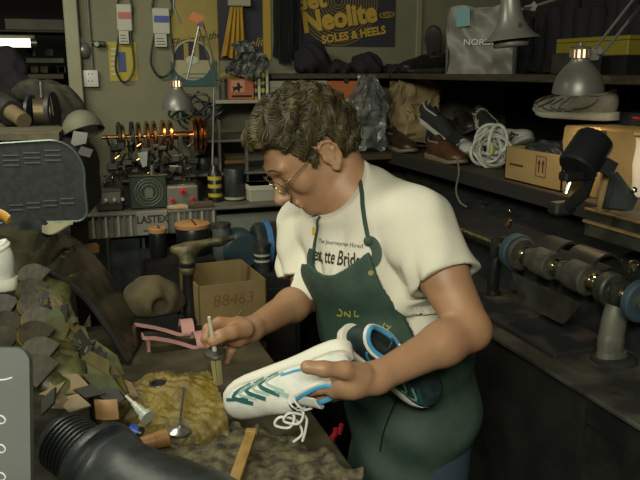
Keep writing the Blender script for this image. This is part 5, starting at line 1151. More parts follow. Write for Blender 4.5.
# dome shade lying tilted on it
c0 = at(84, 133, 2.12); ax_ = (Uv*.94-Rr*.34+Fv*.05).normalized(); t = thing('dome_shade', c0-Zz*.02, 'olive-grey dome lampshade tilted on top of the black machine cover', 'lampshade')
R_ = .060; pf = [(R_*math.cos(a), R_*1.15*math.sin(a)) for a in [PI/2*k/10 for k in range(10)]]; part('dome', MB().lathe(pf+[(max(q-.002, .001), z-.0015) for q, z in reversed(pf)], c0, ax_, 36, close=False), M('olive_enamel', (.11, .105, .07), .7, col2=(.085, .08, .055), scale=10), t); part('rim', MB().tube([c0+frame(ax_)[0]*R_*math.cos(a)+frame(ax_)[1]*R_*math.sin(a) for a in [2*PI*k/36 for k in range(36)]], .002, 6, closed=True), m_gry, t)
part('bracket', MB().tube([c0, c0-Uv*.02-Fv*-.0, at(78, 152, 2.15)], .006, 8), m_dsteel, t)
t = thing('bulb_holder', at(80, 150, 2.05), 'pale broken card and clip sticking out beside the machine cover top', 'clip'); part('card', MB().prism([(0, 0), (.045, .01), (.05, .04), (.01, .045)], at(70, 147, 2.02), Rr, Uv, Fv, .003), m_steelp, t); part('clip', MB().prism([(0, 0), (.035, -.01), (.045, .012), (.012, .022)], at(77, 154, 2.0), Rr, Uv, Fv, .008), m_gry, t)
# motor with pulley behind
t = thing('pulley_motor', at(44, 130, 2.45), 'grey pulley drum with belts behind the black machine cover', 'pulley')
part('drum', MB().cyl(at(33, 112, 2.45), at(50, 112, 2.47), .045, n=28), M('dull_brass', (.14, .11, .06), .4, .6), t); part('flange', MB().cyl(at(30, 112, 2.45), at(33, 112, 2.45), .058, n=28), m_blk, t); part('flange', MB().cyl(at(50, 110, 2.47), at(54, 110, 2.47), .062, n=28), m_gry, t)
part('white_strap', MB().tube([at(50, 97, 2.44), at(52, 106, 2.42), at(53, 115, 2.43)], .006, 6, flat=.4), m_steel, t); zz_ = at(42, 125, 2.46); part('support', MB().span((zz_.x-.06, zz_.y-.03, 0), (zz_.x+.06, zz_.y+.03, zz_.z), .004), m_gry, t); part('bolt', MB().cyl(at(41, 82, 2.45), at(42, 98, 2.45), .007, n=8), m_dsteel, t)
t = thing('pipe', at(14, 125, 2.3), 'thick dull pipe end slanting down at the left edge', 'pipe'); part('tube', MB().cyl(at(-20, 92, 2.35), at(12, 113, 2.25), .040, n=24), m_gry, t); part('collar', MB().cyl(at(8, 110, 2.26), at(24, 121, 2.2), .026, .024, 20), M('brown_collar', (.13, .10, .05), .6), t)
# dark sacks behind
def lump(name, label, cat, cs, mt, h=.006, amp=.005, grp=None, fr=50):
    c = [Vector(q[0]) for q in cs]; r = [q[1] for q in cs]; lo = [min(a[i]-max(b) for a, b in zip(c, r))-.03 for i in range(3)]; hi = [max(a[i]+max(b) for a, b in zip(c, r))+.03 for i in range(3)]
    V = Vol(lo, hi, h)
    for a, b in zip(c, r): V.ell(a, b, None, .03)
    Xa, Ya, Za = V.view(V.lo, V.lo+V.h*V.n)[1]; V.F += (amp*np.sin(Xa*fr+2*np.sin(Ya*fr*.5))*np.sin(Za*fr*.8+2*np.sin(Xa*fr*.4))+amp*.5*np.sin(Xa*fr*2.3+Za*fr*1.7)).astype(np.float32)
    return np_single(name, V.mb(), mt, label, cat, grp)
m_drk = M('dark_cloth', (.018, .019, .012), .85, col2=(.05, .052, .032), scale=14, contrast=(.45, .62)); m_blkc = M('black_cloth', (.008, .008, .012), .9)
lump('dark_sack', 'olive-dark crumpled sack between the pulley and the dome shade', 'sack', [(at(58, 112, 2.6), (.09, .06, .10)), (at(40, 92, 2.7), (.10, .06, .05)), (at(68, 128, 2.6), (.06, .05, .07))], m_drk)
lump('dark_sack', 'brown-black sack at the left edge beside the machine cover', 'sack', [(at(2, 150, 2.3), (.05, .06, .09))], m_drk)
lump('black_coat', 'black coat shape hanging in the opening at the far left', 'coat', [(at(8, 80, 3.0), (.08, .06, .14)), (at(18, 95, 2.95), (.07, .05, .10)), (at(5, 62, 3.0), (.06, .05, .06))], m_blkc)
# leather things under the cover
lump('black_pouch', 'black leather pouch below the vented machine cover at the left', 'pouch', [(at(32, 231, 1.86), (.045, .05, .040)), (at(14, 240, 1.80), (.04, .04, .035))], m_blk)
mb = MB().sheet(10, 8, lambda u, v: at(42+31*u, 224+12*v*(.6+.4*math.sin(u*5))-2*u, 1.78+.10*(1-v))+Zz*.002*math.sin(u*8+v*5), .003); single('white_rag', mb, M('dusty_white', (.22, .21, .13), .9), 'small dusty white rag on the leather hide below the machine cover', 'rag')
t = thing('orange_tool', at(5, 214, 1.7), 'orange leather strap end at the left edge above the white sneaker', 'strap'); part('strap', MB().tube(catmull([at(-20, 212, 1.7), at(0, 214, 1.7), at(9, 220, 1.69)], 4), .012, 8, flat=.4), M('orange_leather', (.38, .20, .03), .5), t)
t = thing('red_tin', at(88, 254, 2.2), 'small orange-brown leather piece behind the hide', 'leather piece'); part('piece', MB().box(at(89, 249, 2.24), (.06, .03, .03), rz=.2, bev=.004), M('orange_brown', (.25, .11, .03), .6), t)
# next room
m_bm = M('beam_grey', (.10, .10, .075), .7, col2=(.07, .07, .05), scale=5); Yn = 4.4
def nb(name, rect, Y, dep, mt, lb, cat, kind=None): return bxs(name, rect, Y, dep, mt, lb, cat, kind=kind)
nb('storage_box', (5, 19, 64, 30), Yn, .3, m_bm, 'long pale box on the top shelf in the next room', 'box'); nb('storage_shelf', (-30, 30, 75, 32), Yn-.05, .4, M('shelf_dark', (.05, .045, .03), .7), 'upper dark shelf in the next room beyond the opening', 'shelf')
t = thing('tube_lamp', X(10, 46, Yn-.3), 'glowing fluorescent tube fixture in the next room at far left', 'lamp'); lo, hi = pr(-40, 34.5, 35, 42, Yn-.3, .1); part('housing', MB().span(lo, hi, .004), m_bm, t)
a = X(-40, 42.5, Yn-.33); b = X(30.5, 43, Yn-.33); part('tube', MB().cyl(a, b, .021, n=16), M('tube_glow', (1, 1, .9), .5, emit=((1, .97, .72), 2.6)), t); part('end_cap', MB().cyl(b, b+(b-a).normalized()*.03, .022, n=16), m_dsteel, t)
for i, (rc, mt, lb) in enumerate((((26, 58, 64, 63), m_bm, 'flat greyish plank pile top in the next room'), ((22, 74, 64, 79), M('plank_brown', (.06, .05, .025), .8), 'brown plank in the next room below the pale one'), ((-10, 90, 64, 96), m_bm, 'lower shelf plank in the next room'))):
    nb('plank', rc, Yn-.1+.05*i, .3, mt, lb, 'plank')
rn = random.Random(12)
for i in range(9):
    px = rn.uniform(24, 62); py = rn.choice([56, 73, 89]); lo, hi = pr(px-4, py-7, px+4, py, Yn-.05, .15); single('stored_box', MB().span(lo, hi, .004), [m_gry, m_drk, m_blkc][i % 3], 'small dark stored box on the planks in the next room', 'box', 'dark boxes in the next room')
nb('storage_rack', (48, 95, 68, 200), Yn, .1, m_gry, 'dark upright board of the rack in the next room', 'rack')
struct('ceiling_beam', MB().span((-3.2, 3.9, 2.28), (XO, 4.1, 2.42)), m_bm)
light('next_room_tube_light', 'AREA', a.lerp(b, .5)-Vector((0, .05, .05)), a.lerp(b, .5)-Vector((0, .3, 1)), 1.6, (1, .98, .8), .4, .05)
# ================================================================== right side: long shelves, lamps, finishing machine
XS = 1.35
XR = 2.19
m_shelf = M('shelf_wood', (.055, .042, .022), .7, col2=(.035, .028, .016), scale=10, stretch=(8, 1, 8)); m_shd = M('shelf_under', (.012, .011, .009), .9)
zl = onx(500, 180, XS).z; zu = onx(520, 75, XS+.05).z
lsh = thing('long_shelf', (XS+.4, 2.0, zl-.03), 'long lower wooden shelf on the right carrying sneakers and cartons', 'shelf'); part('board', MB().span((XS, .3, zl-.025), (XR, YB-.005, zl), .003), m_shelf, lsh); part('front_lip', MB().span((XS-.012, .3, zl-.045), (XS, YB-.005, zl+.002), .002), m_shd, lsh)
ush = thing('long_shelf', (XS+.4, 2.0, zu-.03), 'long upper wooden shelf on the right above the sneakers, carrying the paper bag', 'shelf'); part('board', MB().span((XS+.05, .3, zu-.022), (XR, YB-.005, zu), .003), m_shelf, ush)
bsh = thing('long_shelf', (.9, 3.1, zu-.03), 'dark shelf on the back wall under the ringed poster, carrying black bundles', 'shelf'); a = X(300, 67, 3.02); part('board', MB().span((X(272, 67, 3.02).x, 3.02, zu-.022), (XS+.045, YB-.002, zu), .003), m_shelf, bsh)
for y in (1.0, 2.0, 3.0): part('bracket', MB().span((XR-.03, y, zl-.07), (XR, y+.04, zl-.026)), m_shd, lsh)
m_line = M('wall_strip', (.20, .19, .12), .6)
lo, hi = pr(417.5, -60, 423, 67, YB-.02, .02); struct('trim_2', MB().span((lo.x, lo.y, zu+.001), (hi.x, hi.y, 2.7), .003), m_line)
def xr(x0, y0, x1, y1, Xf, dep):
    """box whose face on the plane x = Xf spans those rays"""
    a = onx(x0, (y0+y1)/2, Xf); b = onx(x1, (y0+y1)/2, Xf); xm = (x0+x1)/2; return Vector((Xf, b.y, onx(xm, y1, Xf).z)), Vector((Xf+dep, a.y, onx(xm, y0, Xf).z))
def sit(px, py, z): return onz(px, py, z)
# black bundles on the back shelf
BZs = zu
def onsh(px, Y): return Vector((X(px, 60, Y).x, Y, zu))
for i, (px, wpx, hpx, lb) in enumerate(((312, 30, 30, 'black bundle of rubber on the back shelf, left of the poster bottom'), (336, 22, 12, 'low black heap on the back shelf under the word heels'), (366, 28, 20, 'rounded black bundle on the back shelf below the ringed poster corner'), (392, 16, 8, 'small black scrap heap on the back shelf beside the rounded bundle'))):
    c0 = onsh(px, 3.16); r_ = wpx*.0046/2; H = hpx*.0046; q = random.Random(i)
    lump('black_bundle', lb, 'bundle', [(c0+Zz*H*.5, (r_, .08, H*.52)), (c0+Vector((r_*.6, 0, H*.28)), (r_*.6, .07, H*.3)), (c0+Vector((-r_*.6, 0, H*.25)), (r_*.6, .07, H*.28))], m_blkc, .007, .008, fr=60)
# panels under the back shelf (pale cabinet, white box, orange box)
zm = X(300, 104, 2.98).z
t = thing('white_box', X(304, 100, 3.0), 'plain pale box standing behind the top of his hair', 'box'); lo, hi = on_z((270, 66, 327.5, 103), 3.03, .2, shz); hi.z = min(hi.z, zu-.03); part('carton', MB().span(lo, hi, .003), M('pale_box', (.26, .255, .19), .7, col2=(.22, .215, .16), scale=4), t); part('lid_seam', MB().span((lo.x-.002, lo.y-.002, hi.z-.03), (hi.x+.002, hi.y, hi.z-.027)), m_steelp, t)
lo, hi = pr(329, 81, 363, 103, 3.0, .2); lo.z = shz; t = thing('orange_box', lo, 'orange-red cardboard box beside the clear plastic bag', 'box'); part('carton', MB().span(lo, hi, .003), M('orange_card', (.36, .10, .03), .7, col2=(.29, .08, .025), scale=5), t); part('finger_notch', MB().cyl(((lo.x+hi.x)/2, lo.y-.002, hi.z), ((lo.x+hi.x)/2, lo.y+.002, hi.z), .012, n=16), m_shd, t)
a, b = pr(331, 103, 372, 106, 2.98, .31); t = thing('side_shelf', a, 'short shelf carrying the orange box', 'shelf'); part('board', MB().span((a.x, 2.98, shz-.014), (b.x, YB-.002, shz)), m_cream, t)
# dark backing panel below
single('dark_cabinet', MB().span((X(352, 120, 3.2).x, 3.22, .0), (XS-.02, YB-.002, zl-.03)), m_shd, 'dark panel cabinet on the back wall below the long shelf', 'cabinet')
# clear bag, paper bag
def bag(name, label, cat, c, wx_, dy, H, mt, amp, seed, lean=0, pinch=.0):
    def f(u, v):
        a = 2*PI*u; k = (1-.25*pinch*v)*(1-.55*max(0, v-.75)/.25*pinch); n = mnoise.noise_vector(Vector((math.cos(a)*1.7+seed, math.sin(a)*1.7, v*3)))
        m2 = mnoise.noise_vector(Vector((math.cos(a)*5+seed, math.sin(a)*5, v*9))); q = abs(math.cos(a))**.55*math.copysign(1, math.cos(a)); s_ = abs(math.sin(a))**.55*math.copysign(1, math.sin(a))
        return Vector(c)+Vector((q*wx_*k+lean*v, s_*dy*k, H*v))+n*amp+m2*amp*.45*Vector((1, 1, .5)).length
    m = MB().sheet(64, 30, f, .002); 
    m.add([Vector(c)+Vector((x*wx_*.9, y*dy*.9, .002)) for x, y in ((-1, -1), (1, -1), (1, 1), (-1, 1))], [(0, 1, 2, 3)]); return m
cb2 = Vector((X(412, 138, 3.04).x, 3.04, zl)); Hb = zu-.03-zl
mb = bag('b', '', '', cb2+Zz*.012, .108, .085, Hb, None, .030, 2, lean=.01, pinch=.2)
for v in mb.v: v.z = min(v.z, zu-.024)
for i, v in enumerate(mb.v):
    if v.z < zl+.002: v.z = zl+.002
single('paper_bag', mb, M('brown_paper', (.24, .18, .085), .85, col2=(.19, .14, .065), scale=8, bump=.5, bscale=25), 'large crumpled brown paper bag on the lower shelf', 'paper bag', smooth=25)
c3 = Vector((X(364, 140, 2.98).x, 2.98, zl)); mb = bag('c', '', '', c3+Zz*.012, .088, .07, X(364, 80, 2.98).z-zl, None, .028, 7, lean=.02, pinch=1.2)
for v in mb.v: v.z = max(v.z, zl+.002)
mc = M('clear_film', (.28, .30, .28), .2, alpha=.38, col2=(.10, .11, .11), scale=14); pbag = single('clear_bag', mb, mc, 'clear crinkled plastic bag between the orange box and the paper bag', 'plastic bag', smooth=25)
rn = random.Random(21)
for i, (px, py, mt, lb) in enumerate(((360, 112, m_wht, 'white tag card inside the clear bag'), (368, 122, m_blk, 'black item inside the clear bag'), (357, 134, M('lime', (.30, .38, .03), .5), 'lime green packet inside the clear bag'), (372, 105, m_gry, 'grey card inside the clear bag'))):
    p = X(px, py, 2.96); single('packet', MB().box(p, (.05, .02, .035), rz=rn.uniform(-.4, .4), bev=.004), mt, lb, 'packet')
single('shelf_end', MB().span((X(352, 150, 3.0).x-.02, 2.86, zl-.025), (XS-.001, YB-.003, zl), .003), m_shelf, 'short dark shelf end behind his neck under the clear bag', 'shelf')
# printed store bag
m_sbag = M('grey_store_bag', (.20, .20, .17), .5, col2=(.15, .15, .125), scale=9, bump=.3, bscale=20, contrast=(.42, .62))
Ys = 2.55; sb0 = onx(446, 68, 1.42); 
o = at(447, 68, 3.0); o.z = zu; b_ = at(512, 70, 2.9); AXs = Vector((b_.x-o.x, b_.y-o.y, 0)); ws_ = AXs.length; AXs.normalize(); hs_ = at(455, 9, 3.0).z-zu; DP = Zz.cross(AXs)
t = thing('store_bag', o+AXs*ws_/2, 'grey glossy store shopping bag with pale blue tag on the upper shelf', 'shopping bag')
def sbf(u, v):
    z = hs_*v; x = ws_*u; q = 2*abs(u-.5)
    return o+AXs*(x+.010*math.sin(v*7)*(1-u))+Zz*(z+.008*math.sin(u*9)*v)+DP*(-.030*(1-q*q)*(1-v*.5)+.012*mnoise.noise(Vector((u*5, v*5, 2)))+.006*math.sin(u*14+v*11))
part('front', MB().sheet(34, 34, sbf, .0015), m_sbag, t, 40); part('back', MB().sheet(8, 8, lambda u, v: o+AXs*(ws_*u)+Zz*hs_*v+DP*(.06*(1-v*.4)+.0), .0015), m_sbag, t)
part('side', MB().sheet(5, 8, lambda u, v: o+AXs*(ws_+.012*math.sin(u*PI))+Zz*hs_*v+DP*(.0+.06*(1-v*.4)*u), .0015), m_sbag, t); part('side', MB().sheet(5, 8, lambda u, v: o-AXs*(.012*math.sin(u*PI))+Zz*hs_*v+DP*(.06*(1-v*.4)*u), .0015), m_sbag, t)
part('lettering', text_mb('NORDSTROM', .034, o+AXs*(ws_*.27)+Zz*hs_*.47-DP*.040, AXs, Zz, -DP, .0005, align='LEFT', bold=.0003, wx=1.15), M('white_print', (.55, .55, .5), .6), t, smooth=0)
part('price_tag', MB().prism([(0, 0), (.055, .004), (.050, .075), (-.004, .072)], o+AXs*(ws_*.16)+Zz*hs_*.70-DP*.042, AXs, Zz, -DP, .0015), M('pale_blue_tag', (.12, .27, .28), .6), t)
# dark shoes on the upper shelf behind
S_DK = (M('dark_shoe_leather', (.014, .012, .010), .45), M('dark_sole', (.03, .028, .022), .7), m_blackmesh, (m_blackmesh, m_blackmesh, m_blackmesh), m_blackmesh)
def place_shoe(px, py, z, ang, label, mats, L=.27, grp=None, name='shoe', tip=0, roll=0, **k):
    p = onz(px, py, z+.03) if abs(z-CAM.z) > .12 else at(px, py, 2.9); p.z = z+.001
    R = rot(rz=ang) @ rot(ry=tip) @ rot(rx=roll)
    return sneaker(label, Matrix.Translation(p) @ R.to_4x4(), grp, mats, name=name, L=L, h=.005, stripes=k.get('stripes', False), laces=k.get('laces', True), cat='shoe', narrow=k.get('narrow', .95))
def shx(px, X_, z): p = onx(px, 100, X_); return Vector((p.x, p.y, z+.001))
def shoe_at(p, ang, label, mats, L=.27, grp=None, name='shoe', tip=0, roll=0, **k):
    R = rot(rz=ang) @ rot(ry=tip) @ rot(rx=roll); return sneaker(label, Matrix.Translation(p) @ R.to_4x4(), grp, mats, name=name, L=L, h=.005, stripes=k.get('stripes', False), laces=k.get('laces', True), narrow=k.get('narrow', .95))
p = at(428, 60, 3.3); p.z = zu+.001; p.x = min(p.x, XS+.3); shoe_at(Vector((X(424, 60, 3.14).x, 3.14, zu+.001)), PI+.1, 'black shoe on the back shelf left of the grey store bag', S_DK)
shoe_at(Vector((X(437, 60, 3.16).x, 3.20, zu+.105)), PI+1.0, 'black shoe stacked on another beside the grey store bag', S_DK, tip=-1.0, L=.24)
# brown shoes at the shelf edge behind his shoulder
S_BR = (M('brown_leather', (.085, .035, .015), .38, col2=(.045, .022, .012), scale=10), M('tan_sole', (.16, .13, .085), .7), m_blackmesh, (m_blackmesh,)*3, M('brown_lace', (.03, .02, .01), .7)); S_B2 = (M('dark_brown_leather', (.035, .022, .012), .4),)+S_BR[1:]
for i, (px, xx, ang, mt, lb) in enumerate(((400, 1.41, -PI*.49, S_B2, 'dark brown leather shoe on the shelf edge under the paper bag'), (447, 1.41, -PI*.49, S_BR, 'reddish brown leather shoe on the shelf edge behind his shoulder'), (376, 1.41, -PI*.49, S_DK, 'black shoe on the shelf edge behind his neck'))):
    shoe_at(shx(px, xx, zl), ang, lb, mt, laces=False)
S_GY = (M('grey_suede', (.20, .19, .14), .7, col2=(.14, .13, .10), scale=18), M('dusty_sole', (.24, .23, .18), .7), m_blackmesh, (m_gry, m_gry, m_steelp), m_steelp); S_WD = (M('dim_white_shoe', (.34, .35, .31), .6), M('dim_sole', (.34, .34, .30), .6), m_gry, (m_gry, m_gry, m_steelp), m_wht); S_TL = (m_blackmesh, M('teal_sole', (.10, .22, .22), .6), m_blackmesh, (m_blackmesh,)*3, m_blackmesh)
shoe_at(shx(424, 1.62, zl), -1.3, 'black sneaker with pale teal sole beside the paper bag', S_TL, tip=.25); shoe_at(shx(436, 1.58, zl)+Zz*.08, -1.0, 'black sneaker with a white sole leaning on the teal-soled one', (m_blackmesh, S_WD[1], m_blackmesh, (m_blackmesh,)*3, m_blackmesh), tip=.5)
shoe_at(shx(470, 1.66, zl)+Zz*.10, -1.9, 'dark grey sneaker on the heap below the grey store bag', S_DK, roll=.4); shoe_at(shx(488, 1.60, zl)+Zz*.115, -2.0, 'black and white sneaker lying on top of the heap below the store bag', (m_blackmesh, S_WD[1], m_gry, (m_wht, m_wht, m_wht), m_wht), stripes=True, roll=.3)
lump('dark_heap', 'dark heap of bagged shoes under the store bag on the lower shelf', 'shoe heap', [(shx(452, 1.70, zl)+Zz*.06, (.16, .12, .065)), (shx(478, 1.72, zl)+Zz*.05, (.14, .14, .06))], m_blkc, .008, .008)
# white strappy pair
w0 = shx(492, 1.47, zl)
t = thing('coiled_rope', w0, 'bright tangled coil of white rope and straps beside the arrow carton', 'rope coil'); m_rope = M('white_rope', (.46, .48, .42), .7, col2=(.36, .38, .33), scale=30)
rn = random.Random(3)
for k in range(16):
    cx_, cz_ = rn.uniform(-.02, .03), rn.uniform(.055, .10); r1, r2 = rn.uniform(.030, .065), rn.uniform(.040, .085); tl = rn.uniform(-.5, .5); dd = rn.uniform(-.03, .03)
    part('loop', MB().tube([w0+Rr*(cx_+r1*math.cos(a)*math.cos(tl)-r2*math.sin(a)*math.sin(tl)*.6)+Zz*max(.008, cz_+r2*math.sin(a)*math.cos(tl)*.8+r1*math.cos(a)*math.sin(tl)*.7)+Hh*(dd+.012*math.sin(2*a+k)) for a in [2*PI*i/24 for i in range(24)]], .0068, 6, closed=True, flat=.7), m_rope, t)
part('yellow_tie', MB().box(w0+Zz*.075-Hh*.052+Rr*.0, (.02, .010, .034), rz=.3, bev=.003), M('yellow_tie', (.42, .42, .10), .6), t)
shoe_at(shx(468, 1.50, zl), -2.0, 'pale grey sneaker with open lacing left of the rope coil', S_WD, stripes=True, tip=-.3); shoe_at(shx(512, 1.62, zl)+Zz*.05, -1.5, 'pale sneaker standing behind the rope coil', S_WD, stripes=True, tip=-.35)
# arrow carton with dark contents
ac = onx(504, 181, XS+.03); ae = onx(560, 200, XS+.03); hA = onx(504, 146, XS+.03).z-zl; ua = Vector((0, -1, 0)); wA = ac.y-ae.y; t = thing('arrow_carton', Vector((XS+.13, (ac.y+ae.y)/2, zl)), 'open cardboard carton with two printed up arrows, full of black material', 'carton')
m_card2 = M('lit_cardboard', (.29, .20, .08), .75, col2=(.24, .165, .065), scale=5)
carton(Vector((XS+.03, ac.y, zl+hA+.001)), ua, Vector((1, 0, 0)), wA, .20, hA, m_card2, t)
fc_ = Vector((XS+.0285, ac.y-wA*.66, zl+hA*.60)); m_ink = M('brown_ink', (.04, .02, .01), .7); s_ = hA*.22
part('arrow_frame', MB().tube([fc_+Vector((0, -a*s_*1.05, b*s_*1.3)) for a, b in ((-1, -1), (1, -1), (1, 1), (-1, 1))], .0014, 4, closed=True), m_ink, t)
for k in (-.42, .42):
    part('arrow_print', MB().prism([(-.10*s_, -.8*s_), (.10*s_, -.8*s_), (.10*s_, .3*s_), (.30*s_, .3*s_), (0, .95*s_), (-.30*s_, .3*s_), (-.10*s_, .3*s_)], fc_+Vector((0, -k*s_, 0)), (0, -1, 0), Zz, (-1, 0, 0), .0008), m_ink, t, smooth=0)
part('lettering', text_mb('FRAGILE\nTHIS END', .016, Vector((XS+.0285, ac.y-wA*.22, zl+hA*.5)), (0, -1, 0), Zz, (-1, 0, 0), .0005), m_ink, t, smooth=0) if False else part('print_bar', MB().box(Vector((XS+.029, ac.y-wA*.22, zl+hA*.5)), (.001, wA*.25, .006)), m_ink, t)
lump('black_scraps', 'black leather scraps heaped inside the arrow carton', 'scraps', [(Vector((XS+.13, ac.y-wA*.5, zl+hA*.75)), (.085, wA*.42, hA*.38)), (Vector((XS+.12, ac.y-wA*.35, zl+hA*.95)), (.06, wA*.30, hA*.22))], m_blk, .006, .007, fr=90)
# grey suede pair on the upper part (on a pale box)
bx_ = onx(575, 132, 1.62); pb_lo, pb_hi = Vector((1.40, onx(603, 120, 1.4).y, zl)), Vector((1.62, onx(562, 120, 1.4).y-.01, onx(570, 124, 1.42).z))
t = thing('support_box', Vector((1.68, bx_.y, zl)), 'tan crumpled paper box under the grey suede sneakers', 'box'); mb = MB().box((pb_lo+pb_hi)/2, pb_hi-pb_lo, bev=.006).subdiv(3).jitter(.012, 14); part('carton', mb, m_card2, t); zq = pb_hi.z+.012
for i, (px, xx, dz) in enumerate(((566, 1.56, 0), (577, 1.46, 0))):
    p = onx(px, 110, xx); shoe_at(Vector((p.x, p.y, zq)), PI/2+.12+.25*i, 'dusty grey suede sneaker on the right shelf, %s' % ('partly behind its nearer mate' if i == 0 else 'nearest below the big lamp'), S_GY, stripes=True, L=.27, name='sneaker')
# yellow box and others on upper shelf
lo, hi = xr(556, 37, 628, 56, 1.75, .15); lo.z = max(lo.z, zu+.01); hi.z = lo.z+.06 if hi.z < lo.z+.03 else hi.z; t = thing('yellow_box', Vector(((lo.x+hi.x)/2, (lo.y+hi.y)/2, zu+.02)), 'long dull yellow box on the upper shelf behind the big lamp', 'box'); part('carton', MB().span(lo, hi, .003), M('dull_yellow', (.21, .17, .015), .6), t); part('lid_seam', MB().span((lo.x-.001, lo.y-.001, hi.z-.016), (hi.x+.001, hi.y+.001, hi.z-.014)), m_blk2, t); part('stand_off', MB().span((lo.x+.01, lo.y+.01, zu+.0005), (hi.x-.01, hi.y-.01, lo.z)), m_blk2, t)
lo, hi = xr(551, 53, 572, 78, 1.60, .12); lo.z = zu+.0005; hi.z = max(hi.z, lo.z+.05); single('grey_carton', MB().span(lo, hi, .003), m_gry, 'dark grey carton on the upper shelf left of the big lamp shade', 'carton')
rn = random.Random(31)
for i in range(9):
    px = 520+i*14; p = onx(px, 60, 1.95); single('black_boot', MB().lathe([(.050, 0), (.055, .03), (.040, .06), (.038, .22), (.042, .24+rn.uniform(0, .08))], Vector((1.98, p.y, zu+.0005)), n=14).jitter(.02, 12, i), m_blkc, 'black boot shaft standing in the dark row on the upper shelf', 'boot', 'black boots on the upper shelf')
# open dark things on lower shelf right: papers box, white box, plank
wb = onx(640, 178, 1.50); lo, hi = xr(606, 138, 700, 182, 1.52, .25); lo.z = zl+.0005; t = thing('large_white_box', Vector(((lo.x+hi.x)/2, (lo.y+hi.y)/2, zl)), 'large white box at the right edge behind the black canister lamp', 'box'); part('carton', MB().span(lo, hi, .004), M('white_box_card', (.50, .50, .45), .7, col2=(.44, .44, .40), scale=3), t)
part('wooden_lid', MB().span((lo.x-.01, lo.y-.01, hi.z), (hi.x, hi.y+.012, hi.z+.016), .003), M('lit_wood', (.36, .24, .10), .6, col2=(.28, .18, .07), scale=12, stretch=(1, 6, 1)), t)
t = thing('dark_tray', Vector((hi.x-.1, lo.y+.1, hi.z+.02)), 'dark flat bundle with a red stripe lying on the white box lid', 'bundle'); part('bundle', MB().span((lo.x+.03, lo.y, hi.z+.017), (hi.x-.01, hi.y+.02, hi.z+.06), .01), m_blk, t); part('red_stripe', MB().span((lo.x+.028, lo.y+.02, hi.z+.045), (lo.x+.032, hi.y-.06, hi.z+.050)), m_rk, t)
# lamps over the right bench
S2 = .066
pc = at(578, 92, 1.90); l3 = lamp(pc, (Zz-Rr*.06-Hh*.10), .0665, .078, .025, .036, 'large grey desk lamp at right with glowing vents, above the suede sneakers', 3.4)
n0 = at(590, 56, 1.90); part('neck_bracket', MB().prism([(-.012, -.012), (.022, -.010), (.032, .020), (.018, .028), (-.006, .010)], n0, Rr, Uv, Fv, .008), m_arm, l3)
e1 = at(655, -20, 1.98); sd_ = (e1-n0).normalized().cross(Fv).normalized()
for k in (-1, 1): part('arm_bar', MB().tube([at(598, 52, 1.9)+sd_*.012*k, e1+sd_*.014*k], .0040, 8), m_arm, l3)
part('spring', MB().tube([at(630, 22, 1.93)+sd_*.0, at(650, -6, 1.96)], .006, 8), m_dsteel, l3); part('screw', MB().cyl(at(600, 52, 1.88), at(600, 52, 1.93), .006, n=10), m_blk2, l3)
# horn-shaped lamp
hc_ = at(512, 40, 1.75); ah = (Zz-Rr*.10+Hh*.03).normalized(); t = thing('horn_lamp', hc_, 'grey horn-shaped lamp hanging in front of the store bag', 'lamp')
pf = [(.068, 0), (.066, .003), (.052, .014), (.040, .028), (.031, .046), (.026, .066), (.023, .09), (.022, .13), (.022, .17)]
part('horn', MB().lathe(pf+[(q-.002, z+.001) for q, z in reversed(pf)], hc_, ah, 44, close=False), m_shade, t); part('inner_ring', MB().lathe([(.040, -.016), (.043, -.012), (.040, .004), (.02, .010)], hc_-Rr*.003, ah, 36), M('lamp_inner', (.11, .11, .09), .5), t); part('switch', MB().box(hc_+ah*.022-Fv*.052+Rr*.006, (.006, .004, .008)), m_gry, t)
t = thing('lamp_arm', at(540, 6, 1.9), 'thin pale adjustable lamp arm reaching in from the top edge', 'lamp arm'); part('arm_bar', MB().cyl(at(532, 7, 1.88), at(590, -12, 1.95), .0036, n=8), m_arm, t); part('clamp', MB().prism([(-.018, -.006), (.008, -.010), (.014, .004), (.006, .016), (-.004, .006), (-.018, .004)], at(532, 7, 1.87), Rr, Uv, Fv, .010), m_arm, t); part('arm_bar', MB().cyl(at(532, 7, 1.88), at(522, 9, 1.80), .003, n=8), m_arm, t)
# ------------------------------------------------------------------ finishing machine
XM = 1.12
m_fin = M('machine_green_black', (.013, .015, .012), .5, .2, col2=(.028, .031, .024), scale=14, contrast=(.42, .65)); m_finl = M('worn_casting', (.055, .059, .045), .5, .4, col2=(.03, .033, .025), scale=20); m_dust = M('dusty_tray', (.050, .052, .040), .8, col2=(.012, .013, .010), scale=12)
m_hub = M('bright_hub', (.62, .58, .42), .2, 1.); m_bwheel = M('blue_abrasive', (.022, .050, .068), .7, col2=(.018, .036, .05), scale=40); m_roll = M('sanding_roll', (.048, .047, .034), .7, col2=(.024, .025, .018), scale=40)
pA = onx(517.6, 249, XM); pZ = onx(634, 303, XM); zc = (pA.z+pZ.z)/2
fm = thing('finishing_machine', Vector((1.5, 1.7, 0)), 'long black shoe finishing machine with a shaft of rollers and wheels, at right', 'finishing machine')
def ym(px, py=265): return onx(px, py, XM).y
ztray = onx(570, 383, .95).z
part('cabinet', MB().span((.97, .55, 0), (2.05, 2.85, ztray-.012), .012), M('black_cabinet', (.010, .011, .010), .6, col2=(.018, .020, .016), scale=10), fm)
part('tray', MB().span((.95, .53, ztray-.012), (2.06, 2.87, ztray), .003), m_dust, fm)
y1_ = onx(612, 400, .97).y; part('door_panel', MB().span((.965, .60, ztray-.35), (.972, onx(588, 400, .97).y, ztray-.02), .003), m_fin, fm); part('door_gap', MB().span((.963, onx(625, 430, .97).y, ztray-.075), (.966, onx(588, 420, .97).y, ztray-.072)), m_blk2, fm)
part('shaft', MB().cyl((XM, .6, zc), (XM, 2.45, zc), .011, n=16), m_hub, fm)
